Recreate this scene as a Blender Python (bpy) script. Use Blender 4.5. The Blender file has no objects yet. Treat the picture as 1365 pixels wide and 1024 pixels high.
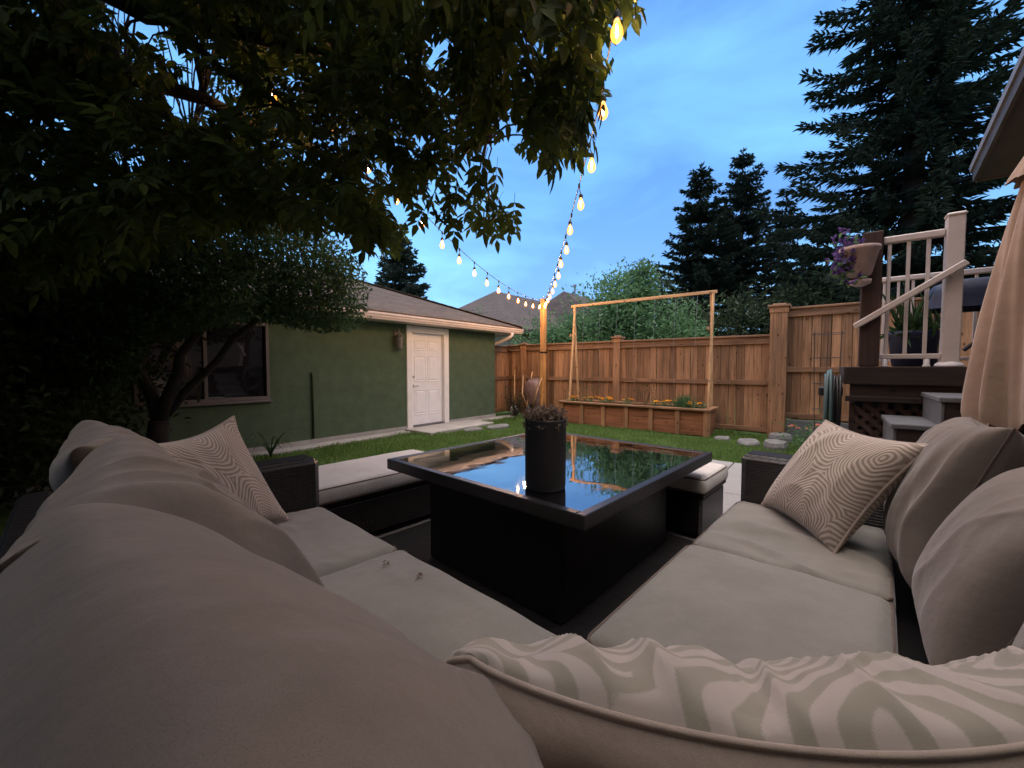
import bpy, math, random
import numpy as np
from mathutils import Vector, noise as mnoise
rng = np.random.default_rng(7)
random.seed(7)
SC = bpy.context.scene
COL = SC.collection
PI = math.pi
R_ = math.radians

# ------------------------------------------------------------------ camera frame (x right, d forward, z up) -> world
CAMZ = 1.28
HEAD = R_(38.0)                      # X runs along the garage wall, Y along the back fence
PITCH = math.atan(23 / 540)
FW = np.array([math.cos(HEAD), math.sin(HEAD)])
RT = np.array([math.sin(HEAD), -math.cos(HEAD)])

def cw(x, d, z=0.0):
    return np.array([FW[0] * d + RT[0] * x, FW[1] * d + RT[1] * x, z])

def proj(P):
    """world points (N,3) -> pixel x, y (1365 wide) and depth"""
    P = np.atleast_2d(P)
    d0 = P[:, 0] * FW[0] + P[:, 1] * FW[1]
    x = P[:, 0] * RT[0] + P[:, 1] * RT[1]
    h = P[:, 2] - CAMZ
    d = d0 * math.cos(PITCH) - h * math.sin(PITCH)
    y = h * math.cos(PITCH) + d0 * math.sin(PITCH)
    d = np.where(np.abs(d) < 1e-4, 1e-4, d)
    return 682.5 + 540 * x / d, 512 - 540 * y / d, d

# furniture frame (p along the right sofa, q along the left sofa)
FO = np.array([1.023, 0.554])
FA = R_(-4.5)
FP = np.array([math.cos(FA), math.sin(FA)])
FQ = np.array([-math.sin(FA), math.cos(FA)])

def fl(p, q, z):
    v = FO + FP * p + FQ * q
    return np.array([v[0], v[1], z])

# ------------------------------------------------------------------ mesh builder
class MB:
    def __init__(s):
        s.v = []; s.f = []; s.n = 0
    def add(s, verts, faces):
        verts = [tuple(map(float, a)) for a in verts]
        s.v += verts
        s.f += [tuple(i + s.n for i in f) for f in faces]
        s.n += len(verts)
        return s
    def box(s, a, b, fn=None, bev=0.0):
        (x0, y0, z0), (x1, y1, z1) = a, b
        if x0 > x1: x0, x1 = x1, x0
        if y0 > y1: y0, y1 = y1, y0
        if z0 > z1: z0, z1 = z1, z0
        e = min(bev, (x1 - x0) * .45, (y1 - y0) * .45, (z1 - z0) * .45)
        if e <= 0:
            V = [(x0, y0, z0), (x1, y0, z0), (x1, y1, z0), (x0, y1, z0), (x0, y0, z1), (x1, y0, z1), (x1, y1, z1), (x0, y1, z1)]
            F = [(0, 3, 2, 1), (4, 5, 6, 7), (0, 1, 5, 4), (1, 2, 6, 5), (2, 3, 7, 6), (3, 0, 4, 7)]
        else:
            V = []; idx = {}
            for ix, X in enumerate((x0, x1)):
                for iy, Y in enumerate((y0, y1)):
                    for iz, Z in enumerate((z0, z1)):
                        sx, sy, sz = (1, -1)[ix], (1, -1)[iy], (1, -1)[iz]
                        idx[ix, iy, iz, 0] = len(V); V.append((X, Y + sy * e, Z + sz * e))
                        idx[ix, iy, iz, 1] = len(V); V.append((X + sx * e, Y, Z + sz * e))
                        idx[ix, iy, iz, 2] = len(V); V.append((X + sx * e, Y + sy * e, Z))
            F = []
            for i in (0, 1):
                q = [idx[i, 0, 0, 0], idx[i, 1, 0, 0], idx[i, 1, 1, 0], idx[i, 0, 1, 0]]; F.append(tuple(q if i else q[::-1]))
                q = [idx[0, i, 0, 1], idx[1, i, 0, 1], idx[1, i, 1, 1], idx[0, i, 1, 1]]; F.append(tuple(q[::-1] if i else q))
                q = [idx[0, 0, i, 2], idx[1, 0, i, 2], idx[1, 1, i, 2], idx[0, 1, i, 2]]; F.append(tuple(q if i else q[::-1]))
            for i in (0, 1):
                for j in (0, 1):
                    q = [idx[i, j, 0, 0], idx[i, j, 0, 1], idx[i, j, 1, 1], idx[i, j, 1, 0]]; F.append(tuple(q if i != j else q[::-1]))
                    q = [idx[i, 0, j, 0], idx[i, 0, j, 2], idx[i, 1, j, 2], idx[i, 1, j, 0]]; F.append(tuple(q[::-1] if i != j else q))
                    q = [idx[0, i, j, 1], idx[0, i, j, 2], idx[1, i, j, 2], idx[1, i, j, 1]]; F.append(tuple(q if i != j else q[::-1]))
                    for k in (0, 1):
                        q = [idx[i, j, k, 0], idx[i, j, k, 1], idx[i, j, k, 2]]
                        F.append(tuple(q if (i + j + k) % 2 else q[::-1]))
        if fn is not None:
            V = [fn(*v) for v in V]
        return s.add(V, F)
    def beam(s, a, b, w, h, up=(0, 0, 1), bev=0.0):
        """box from a to b, width w sideways, height h along up"""
        a = np.array(a, float); b = np.array(b, float)
        L = np.linalg.norm(b - a); t = (b - a) / L
        up = np.array(up, float)
        sd = np.cross(t, up); sd /= np.linalg.norm(sd); u = np.cross(sd, t)
        return s.box((0, -w / 2, -h / 2), (L, w / 2, h / 2), lambda x, y, z: a + t * x - sd * y + u * z, bev)
    def tube(s, pts, rad, seg=8, cap=True):
        pts = [np.array(p, float) for p in pts]
        n = len(pts)
        if np.isscalar(rad): rad = [rad] * n
        prev = None; V = []; F = []
        for i in range(n):
            t = pts[min(i + 1, n - 1)] - pts[max(i - 1, 0)]
            t = t / (np.linalg.norm(t) + 1e-9)
            if prev is None:
                ref = np.array([0, 0, 1.0]) if abs(t[2]) < .9 else np.array([1.0, 0, 0])
                u = np.cross(t, ref)
            else:
                u = prev - t * np.dot(prev, t)
            u /= np.linalg.norm(u) + 1e-9; prev = u
            w = np.cross(t, u)
            for k in range(seg):
                a = 2 * PI * k / seg
                V.append(pts[i] + rad[i] * (math.cos(a) * u + math.sin(a) * w))
        for i in range(n - 1):
            for k in range(seg):
                k2 = (k + 1) % seg
                F.append((i * seg + k, i * seg + k2, (i + 1) * seg + k2, (i + 1) * seg + k))
        if cap:
            F.append(tuple(range(seg))[::-1]); F.append(tuple((n - 1) * seg + k for k in range(seg)))
        return s.add(V, F)
    def lathe(s, c, prof, seg=24, ax=None, cap=True):
        """profile [(r, h)] spun round an axis through c"""
        c = np.array(c, float)
        ax = np.array([0, 0, 1.0] if ax is None else ax, float); ax /= np.linalg.norm(ax)
        ref = np.array([1.0, 0, 0]) if abs(ax[0]) < .9 else np.array([0, 1.0, 0])
        u = np.cross(ax, ref); u /= np.linalg.norm(u); w = np.cross(ax, u)
        V = []; F = []; n = len(prof)
        for r, h in prof:
            for k in range(seg):
                a = 2 * PI * k / seg
                V.append(c + ax * h + r * (math.cos(a) * u + math.sin(a) * w))
        for i in range(n - 1):
            for k in range(seg):
                k2 = (k + 1) % seg
                F.append((i * seg + k, i * seg + k2, (i + 1) * seg + k2, (i + 1) * seg + k))
        if cap:
            F.append(tuple(range(seg))[::-1]); F.append(tuple((n - 1) * seg + k for k in range(seg)))
        return s.add(V, F)

ORG = {}
def _place(o, parent, loc):
    if parent is not None:
        o.parent = parent
        ORG[o.name] = ORG[parent.name]
    else:
        o.location = loc; ORG[o.name] = np.array(loc, float)

def obj(name, mb, mat, parent=None, loc=None, smooth=False):
    """vertices are given in world space; a child keeps its parent's origin"""
    me = bpy.data.meshes.new(name)
    if parent is not None: off = ORG[parent.name]
    else: off = np.array((0, 0, 0) if loc is None else loc, float)
    if isinstance(mb, MB):
        me.from_pydata([tuple(np.array(v) - off) for v in mb.v], [], mb.f)
    else:
        v, f = mb
        v = np.asarray(v, np.float32) - off.astype(np.float32)
        f = np.asarray(f, np.int32); k = f.shape[1]
        me.vertices.add(len(v)); me.vertices.foreach_set('co', v.ravel())
        me.loops.add(f.size); me.loops.foreach_set('vertex_index', f.ravel())
        me.polygons.add(len(f)); me.polygons.foreach_set('loop_start', np.arange(0, f.size, k, dtype=np.int32))
        me.update(calc_edges=True)
    me.materials.append(mat)
    if smooth:
        me.polygons.foreach_set('use_smooth', [True] * len(me.polygons))
    me.update()
    o = bpy.data.objects.new(name, me)
    COL.objects.link(o)
    _place(o, parent, tuple(off))
    return o

def tag(o, label=None, cat=None, group=None, kind=None):
    if label: o['label'] = label
    if cat: o['category'] = cat
    if group: o['group'] = group
    if kind: o['kind'] = kind
    return o

def thing(name, loc, label, cat, group=None):
    o = bpy.data.objects.new(name, None); COL.objects.link(o)
    o.empty_display_size = .1
    o.location = tuple(map(float, loc)); ORG[o.name] = np.array(loc, float)
    return tag(o, label, cat, group)

# ------------------------------------------------------------------ materials
class NT:
    def __init__(s, name):
        s.m = bpy.data.materials.new(name); s.m.use_nodes = True
        s.t = s.m.node_tree; s.t.nodes.clear()
        s.out = s.n('OutputMaterial')
    def n(s, kind, **kw):
        nd = s.t.nodes.new('ShaderNode' + kind)
        for k, v in kw.items():
            setattr(nd, k, v)
        return nd
    def l(s, a, b):
        s.t.links.new(a, b)
    def math(s, op, a, b=None, c=None):
        nd = s.n('Math', operation=op)
        for i, v in enumerate((a, b, c)):
            if v is None: continue
            if isinstance(v, (int, float)): nd.inputs[i].default_value = v
            else: s.l(v, nd.inputs[i])
        return nd.outputs[0]
    def ramp(s, fac, stops, interp='LINEAR'):
        nd = s.n('ValToRGB'); cr = nd.color_ramp; cr.interpolation = interp
        while len(cr.elements) < len(stops): cr.elements.new(.5)
        for e, (p, c) in zip(cr.elements, stops):
            e.position = p; e.color = (*c, 1) if len(c) == 3 else c
        s.l(fac, nd.inputs[0]); return nd.outputs[0]
    def mix(s, fac, a, b, mode='MIX'):
        nd = s.n('Mix', data_type='RGBA', blend_type=mode)
        for sock, v in ((nd.inputs[0], fac), (nd.inputs[6], a), (nd.inputs[7], b)):
            if isinstance(v, (int, float)): sock.default_value = v
            elif isinstance(v, tuple): sock.default_value = (*v, 1) if len(v) == 3 else v
            else: s.l(v, sock)
        return nd.outputs[2]
    def coord(s, which='Object', scale=(1, 1, 1), rot=(0, 0, 0)):
        tc = s.n('TexCoord'); mp = s.n('Mapping')
        mp.inputs['Scale'].default_value = scale; mp.inputs['Rotation'].default_value = rot
        s.l(tc.outputs[which], mp.inputs[0]); return mp.outputs[0]
    def noise(s, vec, scale, detail=4, rough=.55, out=0):
        nd = s.n('TexNoise'); nd.inputs['Scale'].default_value = scale
        nd.inputs['Detail'].default_value = detail; nd.inputs['Roughness'].default_value = rough
        s.l(vec, nd.inputs['Vector']); return nd.outputs[out]
    def bump(s, h, strength=.3, dist=.01, normal=None):
        nd = s.n('Bump'); nd.inputs['Strength'].default_value = strength; nd.inputs['Distance'].default_value = dist
        s.l(h, nd.inputs['Height'])
        if normal is not None: s.l(normal, nd.inputs['Normal'])
        return nd.outputs[0]
    def principled(s, color, rough=.6, normal=None, metallic=0.0, spec=.5, sheen=0.0):
        b = s.n('BsdfPrincipled')
        for sock, v in (('Base Color', color), ('Roughness', rough), ('Metallic', metallic), ('Specular IOR Level', spec), ('Sheen Weight', sheen)):
            if isinstance(v, tuple): b.inputs[sock].default_value = (*v, 1)
            elif isinstance(v, (int, float)): b.inputs[sock].default_value = v
            else: s.l(v, b.inputs[sock])
        if normal is not None: s.l(normal, b.inputs['Normal'])
        s.l(b.outputs[0], s.out.inputs[0]); return b
    def island(s):
        return s.n('NewGeometry').outputs['Random Per Island']

def shade(c, k): return tuple(min(1, x * k) for x in c)

def m_plain(name, c, rough=.6, var=.25, nscale=6, bump=.15, bscale=60, metallic=0.0, spec=.5):
    t = NT(name); v = t.coord()
    n1 = t.noise(v, nscale)
    col = t.ramp(n1, [(.3, shade(c, 1 - var)), (.7, shade(c, 1 + var))])
    t.principled(col, rough, t.bump(t.noise(v, bscale, 5, .7), bump, .004 if bump < .85 else .014), metallic, spec)
    return t.m

def m_wood(name, c, axis=2, var=.35, rough=.75, grain=1.0):
    t = NT(name)
    sc = [34.0, 34.0, 34.0]; sc[axis] = 1.7
    v = t.coord('Object', tuple(sc))
    isl = t.island()
    # shift the grain per board
    add = t.n('VectorMath', operation='ADD'); t.l(v, add.inputs[0])
    cmb = t.n('CombineXYZ'); 
    k = t.math('MULTIPLY', isl, 37.0)
    for i in range(3): t.l(k, cmb.inputs[i])
    t.l(cmb.outputs[0], add.inputs[1]); v2 = add.outputs[0]
    g = t.noise(v2, 1.0, 6, .6)
    big = t.noise(t.coord('Object'), 1.7, 3)
    col = t.ramp(g, [(.28, shade(c, .48)), (.5, c), (.72, shade(c, 1.4))])
    br = t.math('MULTIPLY_ADD', isl, var * 2, 1 - var)
    hsv = t.n('HueSaturation'); t.l(col, hsv.inputs['Color'])
    br2 = t.math('MULTIPLY', br, t.math('MULTIPLY_ADD', big, .7, .65))
    t.l(br2, hsv.inputs['Value'])
    ks = [9.0, 9.0, 9.0]; ks[axis] = 4.2
    kv = t.n('TexVoronoi', feature='F1'); kv.inputs['Scale'].default_value = 1.0; t.l(t.coord('Object', tuple(ks)), kv.inputs['Vector'])
    knot = t.ramp(kv.outputs['Distance'], [(.07, (.30, .24, .2)), (.15, (1, 1, 1))])
    st = [3.0, 3.0, 3.0]; st[axis] = .5
    grey = t.ramp(t.noise(t.coord('Object', tuple(st)), 1.0, 5, .65), [(.42, (1, 1, 1)), (.72, (.66, .70, .76))])
    cc = t.mix(1.0, t.mix(1.0, hsv.outputs[0], knot, 'MULTIPLY'), grey, 'MULTIPLY')
    t.principled(cc, rough, t.bump(g, .35 * grain, .004), 0, .3)
    return t.m

def m_fabric(name, c, weave=520, pinkish=None, var=.1):
    t = NT(name); v = t.coord()
    blot = t.noise(v, 5, 4)
    col = t.ramp(blot, [(.3, shade(c, 1 - var)), (.7, shade(c, 1 + var))])
    fine = t.noise(v, 620, 2, .7)
    fr_ = t.ramp(fine, [(.36, (.80, .80, .80)), (.52, (1, 1, 1)), (.66, (1.0, 1.0, 1.0))])
    col2 = t.mix(1.0, col, fr_, 'MULTIPLY')
    h = fine
    soft = t.noise(v, 14, 3, .5)
    n1 = t.bump(soft, .25, .02)
    t.principled(col2, .92, t.bump(h, .25, .0012, n1), 0, .15, .25)
    return t.m

def m_leaf(name, dark, lit, trans=.35, rough=.45):
    t = NT(name)
    isl = t.island()
    c = t.ramp(isl, [(0, dark), (.75, lit), (1, shade(lit, 1.35))])
    d = t.n('BsdfPrincipled'); t.l(c, d.inputs['Base Color']); d.inputs['Roughness'].default_value = rough; d.inputs['Specular IOR Level'].default_value = .08
    tr = t.n('BsdfTranslucent')
    tc = t.mix(.5, c, shade(lit, 2.2)); t.l(tc, tr.inputs[0])
    mx = t.n('MixShader'); mx.inputs[0].default_value = trans
    t.l(d.outputs[0], mx.inputs[1]); t.l(tr.outputs[0], mx.inputs[2]); t.l(mx.outputs[0], t.out.inputs[0])
    return t.m

def m_wicker(name, c):
    t = NT(name); tc = t.n('TexCoord'); sp = t.n('SeparateXYZ'); t.l(tc.outputs['Object'], sp.inputs[0])
    u = t.math('ADD', sp.outputs[0], sp.outputs[1])
    cmb = t.n('CombineXYZ'); t.l(u, cmb.inputs[0]); t.l(sp.outputs[2], cmb.inputs[1])
    br = t.n('TexBrick'); t.l(cmb.outputs[0], br.inputs['Vector'])
    br.inputs['Scale'].default_value = 1.0; br.inputs['Brick Width'].default_value = .05; br.inputs['Row Height'].default_value = .015
    br.inputs['Mortar Size'].default_value = .0022; br.inputs['Mortar Smooth'].default_value = 1.0
    br.inputs['Color1'].default_value = (*shade(c, .7), 1); br.inputs['Color2'].default_value = (*shade(c, 1.5), 1); br.inputs['Mortar'].default_value = (*shade(c, .25), 1)
    inv = t.math('SUBTRACT', 1.0, br.outputs['Fac'])
    t.principled(br.outputs['Color'], .36, t.bump(inv, 1.0, .012), 0, .5)
    return t.m

M = {}
M['wicker'] = m_wicker('dark_wicker', (.019, .016, .015))
M['table_frame'] = m_plain('dark_aluminium', (.02, .018, .018), .32, .15, 30, .08, 300)
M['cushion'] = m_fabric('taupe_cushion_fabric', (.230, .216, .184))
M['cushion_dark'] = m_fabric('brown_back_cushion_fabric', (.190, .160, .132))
M['cushion_pale'] = m_fabric('pale_bench_fabric', (.64, .60, .55))
M['piping'] = m_fabric('brown_piping', (.13, .095, .075))
M['cream'] = m_fabric('cream_pillow_back', (.42, .345, .285))
M['umbrella'] = m_fabric('tan_umbrella_cloth', (.38, .275, .205))
M['cedar'] = m_wood('cedar_boards', (.30, .158, .080), 2, .42)
M['cedar_rail'] = m_wood('cedar_rails', (.23, .125, .068), 1, .2)
M['cedar_x'] = m_wood('cedar_cross_rails', (.23, .125, .068), 0, .2)
M['planter'] = m_wood('red_cedar_planter', (.27, .112, .055), 1, .2)
M['pine'] = m_wood('new_pine_lumber', (.56, .34, .17), 2, .12)
M['pine_bar'] = m_wood('new_pine_bar', (.56, .34, .17), 1, .12)
M['polewood'] = m_wood('golden_post_wood', (.50, .25, .085), 2, .1)
M['deck'] = m_wood('dark_stained_deck', (.035, .024, .020), 1, .25)
M['deck_post'] = m_wood('brown_stained_post', (.045, .027, .022), 2, .2)
M['tread'] = m_plain('grey_tread_boards', (.125, .13, .135), .7, .15, 8, .2, 80)
M['rail'] = m_plain('cream_powdercoat', (.56, .50, .46), .4, .06, 10, .05, 200)
M['white'] = m_plain('white_paint', (.74, .73, .74), .45, .04, 6, .08, 120)
M['trim'] = m_plain('white_trim_paint', (.74, .71, .69), .5, .05, 6, .1, 90)
M['gutter'] = m_plain('pinkish_white_gutter', (.55, .49, .485), .4, .07, 5, .05, 90)
M['stucco'] = m_plain('green_stucco', (.070, .105, .060), .95, .14, 5, 1.0, 75)
M['stucco_house'] = m_plain('house_stucco', (.30, .26, .22), .95, .15, 3, .8, 130)
M['soffit'] = m_plain('brown_soffit', (.07, .06, .055), .7, .15, 4, .1, 60)
M['fascia'] = m_plain('grey_fascia', (.21, .20, .20), .55, .15, 4, .1, 60)
M['concrete'] = m_plain('concrete', (.33, .32, .30), .9, .18, 3, .5, 90)
M['concrete_dark'] = m_plain('grey_board', (.11, .11, .12), .9, .2, 5, .3, 60)
M['black_pot'] = m_plain('matte_black_pot', (.010, .010, .011), .5, .2, 8, .12, 200)
M['navy'] = m_plain('navy_cover', (.012, .018, .045), .55, .3, 9, .3, 40)
M['black'] = m_plain('black_plastic', (.012, .012, .012), .5, .1)
M['metal'] = m_plain('brushed_metal', (.45, .43, .40), .35, .1, 20, .05, 200, 1.0)
M['window_frame'] = m_plain('bronze_window_frame', (.12, .10, .09), .5, .1)
M['bark'] = m_plain('rough_bark', (.018, .015, .013), .95, .4, 14, 1.0, 40)
M['bark_dark'] = m_plain('spruce_bark', (.022, .018, .016), .95, .4, 14, 1.0, 40)
M['soil'] = m_plain('dark_soil', (.045, .032, .024), .95, .4, 20, .8, 60)
M['terracotta'] = m_plain('pale_clay', (.42, .33, .31), .8, .2)
M['stone'] = m_plain('flat_stone', (.14, .14, .135), .9, .3, 9, .5, 50)
M['lattice'] = m_wood('lattice_wood', (.07, .045, .035), 2, .2)
M['hose'] = m_plain('teal_hose', (.05, .10, .10), .5, .15)
M['wire'] = m_plain('rusty_wire', (.05, .04, .035), .7, .2)
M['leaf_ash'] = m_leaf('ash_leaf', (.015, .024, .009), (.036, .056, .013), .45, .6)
M['leaf_apple'] = m_leaf('small_green_leaf', (.018, .036, .014), (.04, .075, .03), .30)
M['leaf_shrub'] = m_leaf('shrub_leaf', (.05, .11, .05), (.11, .20, .09), .30)
M['leaf_dark'] = m_leaf('dark_shrub_leaf', (.022, .034, .018), (.045, .062, .03), .25)
M['needle'] = m_leaf('spruce_needle', (.016, .026, .019), (.032, .050, .034), .12, .6)
M['needle_blue'] = m_leaf('blue_spruce_needle', (.020, .032, .026), (.040, .060, .048), .12, .6)
M['grass'] = m_leaf('lawn_blade', (.055, .10, .028), (.13, .21, .06), .35)
M['dry_flower'] = m_leaf('dry_flower_head', (.13, .10, .075), (.30, .24, .19), .2)
M['marigold'] = m_leaf('orange_petal', (.75, .24, .02), (.95, .50, .04), .25)
M['purple'] = m_leaf('purple_petal', (.06, .035, .12), (.12, .075, .22), .25)
M['pinkrose'] = m_leaf('pink_petal', (.55, .14, .13), (.75, .30, .20), .25)
M['deadleaf'] = m_leaf('dead_leaf', (.10, .06, .035), (.16, .10, .06), .2)

def m_shingle(name, c):
    t = NT(name); tc = t.n('TexCoord'); sp = t.n('SeparateXYZ'); t.l(tc.outputs['Object'], sp.inputs[0])
    cmb = t.n('CombineXYZ'); t.l(t.math('ADD', sp.outputs[0], t.math('MULTIPLY', sp.outputs[1], .12)), cmb.inputs[0]); t.l(t.math('MULTIPLY', sp.outputs[2], 3.16), cmb.inputs[1])
    br = t.n('TexBrick'); t.l(cmb.outputs[0], br.inputs['Vector'])
    br.inputs['Scale'].default_value = 1.0; br.inputs['Brick Width'].default_value = .30; br.inputs['Row Height'].default_value = .145
    br.inputs['Mortar Size'].default_value = .012; br.inputs['Mortar Smooth'].default_value = .4
    br.inputs['Color1'].default_value = (*shade(c, .50), 1); br.inputs['Color2'].default_value = (*shade(c, 1.4), 1); br.inputs['Mortar'].default_value = (*shade(c, .25), 1)
    v = t.coord(); sp2 = t.noise(v, 90, 3, .7); big = t.noise(v, 2.2, 4)
    c2 = t.mix(.5, br.outputs['Color'], t.ramp(t.noise(v, 14, 5, .8), [(.35, shade(c, .4)), (.65, shade(c, 1.7))]))
    c3 = t.mix(.35, c2, t.ramp(big, [(.3, shade(c, .7)), (.7, shade(c, 1.2))]))
    inv = t.math('SUBTRACT', 1.0, br.outputs['Fac'])
    t.principled(c3, .95, t.bump(t.math('ADD', inv, sp2), .6, .008), 0, .2)
    return t.m
M['shingle'] = m_shingle('grey_brown_shingles', (.095, .074, .060))
M['shingle_far'] = m_shingle('grey_shingles', (.10, .082, .075))

def m_pattern(name, dark, light, scale, lines):
    """concentric rounded arcs in cream lines on sage cloth"""
    t = NT(name); tc = t.n('TexCoord'); mp = t.n('Mapping'); t.l(tc.outputs['UV'], mp.inputs[0])
    mp.inputs['Scale'].default_value = (scale, scale * .72, 1); mp.inputs['Rotation'].default_value = (0, 0, .5)
    wob = t.noise(mp.outputs[0], 1.3, 2, .5, 1)
    sub = t.n('VectorMath', operation='MULTIPLY_ADD'); t.l(wob, sub.inputs[0]); sub.inputs[1].default_value = (.35, .35, 0); t.l(mp.outputs[0], sub.inputs[2])
    vo = t.n('TexVoronoi', feature='F1', distance='MINKOWSKI', voronoi_dimensions='2D'); vo.inputs['Scale'].default_value = 1.0; vo.inputs['Exponent'].default_value = 3.2; vo.inputs['Randomness'].default_value = .85
    t.l(sub.outputs[0], vo.inputs['Vector'])
    s = t.math('SINE', t.math('MULTIPLY', vo.outputs['Distance'], 2 * PI * lines))
    v = t.coord(); fine = t.noise(v, 350, 3, .7)
    s2 = t.math('ADD', s, t.math('MULTIPLY_ADD', fine, .9, -.45))
    col = t.ramp(t.math('MULTIPLY_ADD', s2, .5, .5), [(.38, dark), (.56, light)])
    n1 = t.bump(s, .22, .003)
    t.principled(col, .92, t.bump(fine, .25, .0015, n1), 0, .15, .25)
    return t.m
M['pattern_fine'] = m_pattern('arc_pattern_cloth', (.30, .245, .19), (.52, .44, .37), 2.4, 19)
M['pattern_bold'] = m_pattern('bold_arc_pattern_cloth', (.295, .272, .215), (.43, .38, .335), 2.3, 8.0)
# ------------------------------------------------------------------ light levels
BULB, ENV = 520.0, .70
SUN_EL, SUN_ROT, SUN_EL_LAMP = 3.0, 207.0, 12.0
SUN, SUN_ANG, SUN_COL = .03, 30.0, (1.0, .94, .9)
SKY, EXPO = .14, 2.66
DUSK, GLOW = (.33, .86, 1.85, 1), (2.1, 2.25, 2.55, 1)
ZENITH, HORIZON = (6.0, 5.7, 5.5, 1), (.50, 1.12, 1.85, 1)
CLOUD_LO, CLOUD_HI = (.72, .67, .74, 1), (1.14, 1.08, 1.0, 1)
# ================================================================== ground
def m_lawn():
    t = NT('lawn_ground'); v = t.coord()
    a = t.noise(v, 1.2, 4); b = t.noise(v, 60, 3, .7)
    c = t.mix(.5, t.ramp(a, [(.3, (.05, .07, .025)), (.7, (.07, .12, .03))]), t.ramp(b, [(.3, (.025, .05, .014)), (.7, (.09, .15, .04))]))
    t.principled(c, .95, t.bump(b, .8, .02), 0, .1); return t.m
M['lawn'] = m_lawn()
tag(obj('lawn', MB().add([(-250, -250, 0), (250, -250, 0), (250, 250, 0), (-250, 250, 0)], [(0, 1, 2, 3)]), M['lawn']), kind='structure')
def slab_m():
    t = NT('patio_concrete'); v = t.coord()
    a = t.noise(v, 2.2, 5); b = t.noise(v, 120, 3, .7)
    c = t.mix(.4, t.ramp(a, [(.3, (.22, .22, .215)), (.7, (.32, .31, .295))]), t.ramp(b, [(.3, (.18, .175, .165)), (.7, (.36, .355, .34))]))
    t.principled(c, .9, t.bump(b, .4, .004), 0, .3); return t.m
M['patio'] = slab_m()
mb = MB()
for i in range(6):                       # poured bays with saw-cut joints
    for j in range(4):
        x0, y0 = -3 + i * 1.49, -1.85 + j * 1.40
        mb.box((x0, y0, -.06), (x0 + 1.478, y0 + 1.388, .03), None, .006)
tag(obj('patio', mb, M['patio']), kind='structure')
mb = MB()
mb.box((-1.5, 6.28, -.05), (4.9, 6.56, .035), None, .01)
mb.box((4.95, 5.78, -.05), (6.75, 6.56, .06), None, .012)
mb.box((6.8, 6.25, -.05), (8.55, 6.56, .03), None, .01)
tag(obj('path', mb, M['concrete']), kind='structure')

tag(obj('floor_shade_sheet', MB().box((-.15, -.15, .031), (2.0, 2.03, .038), lambda x, y, z: fl(x, y, z)), m_fabric('floor_shade_fabric', (.012, .010, .009)), None, fl(.9, .9, .031)), 'dark flat sheet added as shade on the concrete under the glass table', 'shade sheet')  # dark sheet added in place of the shade under the table
# lawn blades (one mass, nobody could count them)
N = 130000
X = rng.uniform(1.5, 8.7, N); Y = rng.uniform(.1, 6.3, N)
pu, pv, pd = proj(np.stack([X, Y, np.zeros(N)], 1))
keep = (pu > 300) & (pu < 1120) & ~((X < 5.95) & (Y < 3.75)) & ~((X > 4.9) & (X < 6.8) & (Y > 5.75)) & ~((X > 7.9) & (Y > 1.7) & (Y < 4.8))
X, Y = X[keep], Y[keep]; n = len(X)
patch = np.array([mnoise.noise(Vector((x * 1.6, y * 1.6, 3.1))) + .6 * mnoise.noise(Vector((x * 5, y * 5, 7.7))) for x, y in zip(X, Y)])
keep = rng.random(n) < (.75 + .5 * patch); X, Y, patch = X[keep], Y[keep], patch[keep]; n = len(X)
hgt = rng.uniform(.022, .07, n) * (1 + .75 * np.clip(patch, -.8, 1)); ang = rng.uniform(0, 2 * PI, n); lean = rng.uniform(.1, .6, n) * hgt
w = rng.uniform(.003, .006, n)
dx, dy = np.cos(ang), np.sin(ang)
b0 = np.stack([X - dy * w, Y + dx * w, np.zeros(n)], 1); b1 = np.stack([X + dy * w, Y - dx * w, np.zeros(n)], 1)
m1 = np.stack([X + dx * lean * .4 + dy * w * .6, Y + dy * lean * .4 - dx * w * .6, hgt * .6], 1)
tp = np.stack([X + dx * lean, Y + dy * lean, hgt], 1)
V = np.stack([b0, b1, m1, tp], 1).reshape(-1, 3)
F = np.arange(n * 4).reshape(-1, 4)
tag(obj('grass', (V, F), M['grass']), 'short green lawn grass around the patio', kind='stuff')

# stepping stones
def stone(c, rx, ry, h, seed, label):
    r = random.Random(seed); n = 11; prof = [r.uniform(.8, 1.12) for _ in range(n)]
    V = []; F = []
    for k, (s, z) in enumerate(((1, -.02), (1, h * .6), (.9, h), (.4, h * 1.05))):
        for i in range(n):
            a = 2 * PI * i / n
            V.append((c[0] + math.cos(a) * rx * prof[i] * s, c[1] + math.sin(a) * ry * prof[i] * s, z))
    for k in range(3):
        for i in range(n):
            F.append((k * n + i, k * n + (i + 1) % n, (k + 1) * n + (i + 1) % n, (k + 1) * n + i))
    F.append(tuple(3 * n + i for i in range(n)))
    tag(obj('stepping_stone', MB().add(V, F), M['stone'], None, (c[0], c[1], 0)), label, 'stone', 'flat stones set in the lawn')
stone((5.80, 5.52), .24, .15, .06, 1, 'flat grey stepping stone in the lawn closest to the doorstep slab')
stone((6.45, 5.40), .30, .17, .06, 2, 'larger pale stepping stone in the lawn left of the black pot')
stone((7.75, 1.42), .2, .13, .06, 3, 'small pale stepping stone in the grass in front of the planter end')
stone((7.62, 1.02), .3, .18, .07, 4, 'broad flat stone in the grass before the tall fence post')
stone((8.25, .62), .22, .16, .13, 5, 'blocky pale edging stone at the foot of the tall fence post')
stone((7.32, .62), .26, .17, .14, 6, 'thick pale edging stone just beyond the right sofa arm')

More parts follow.
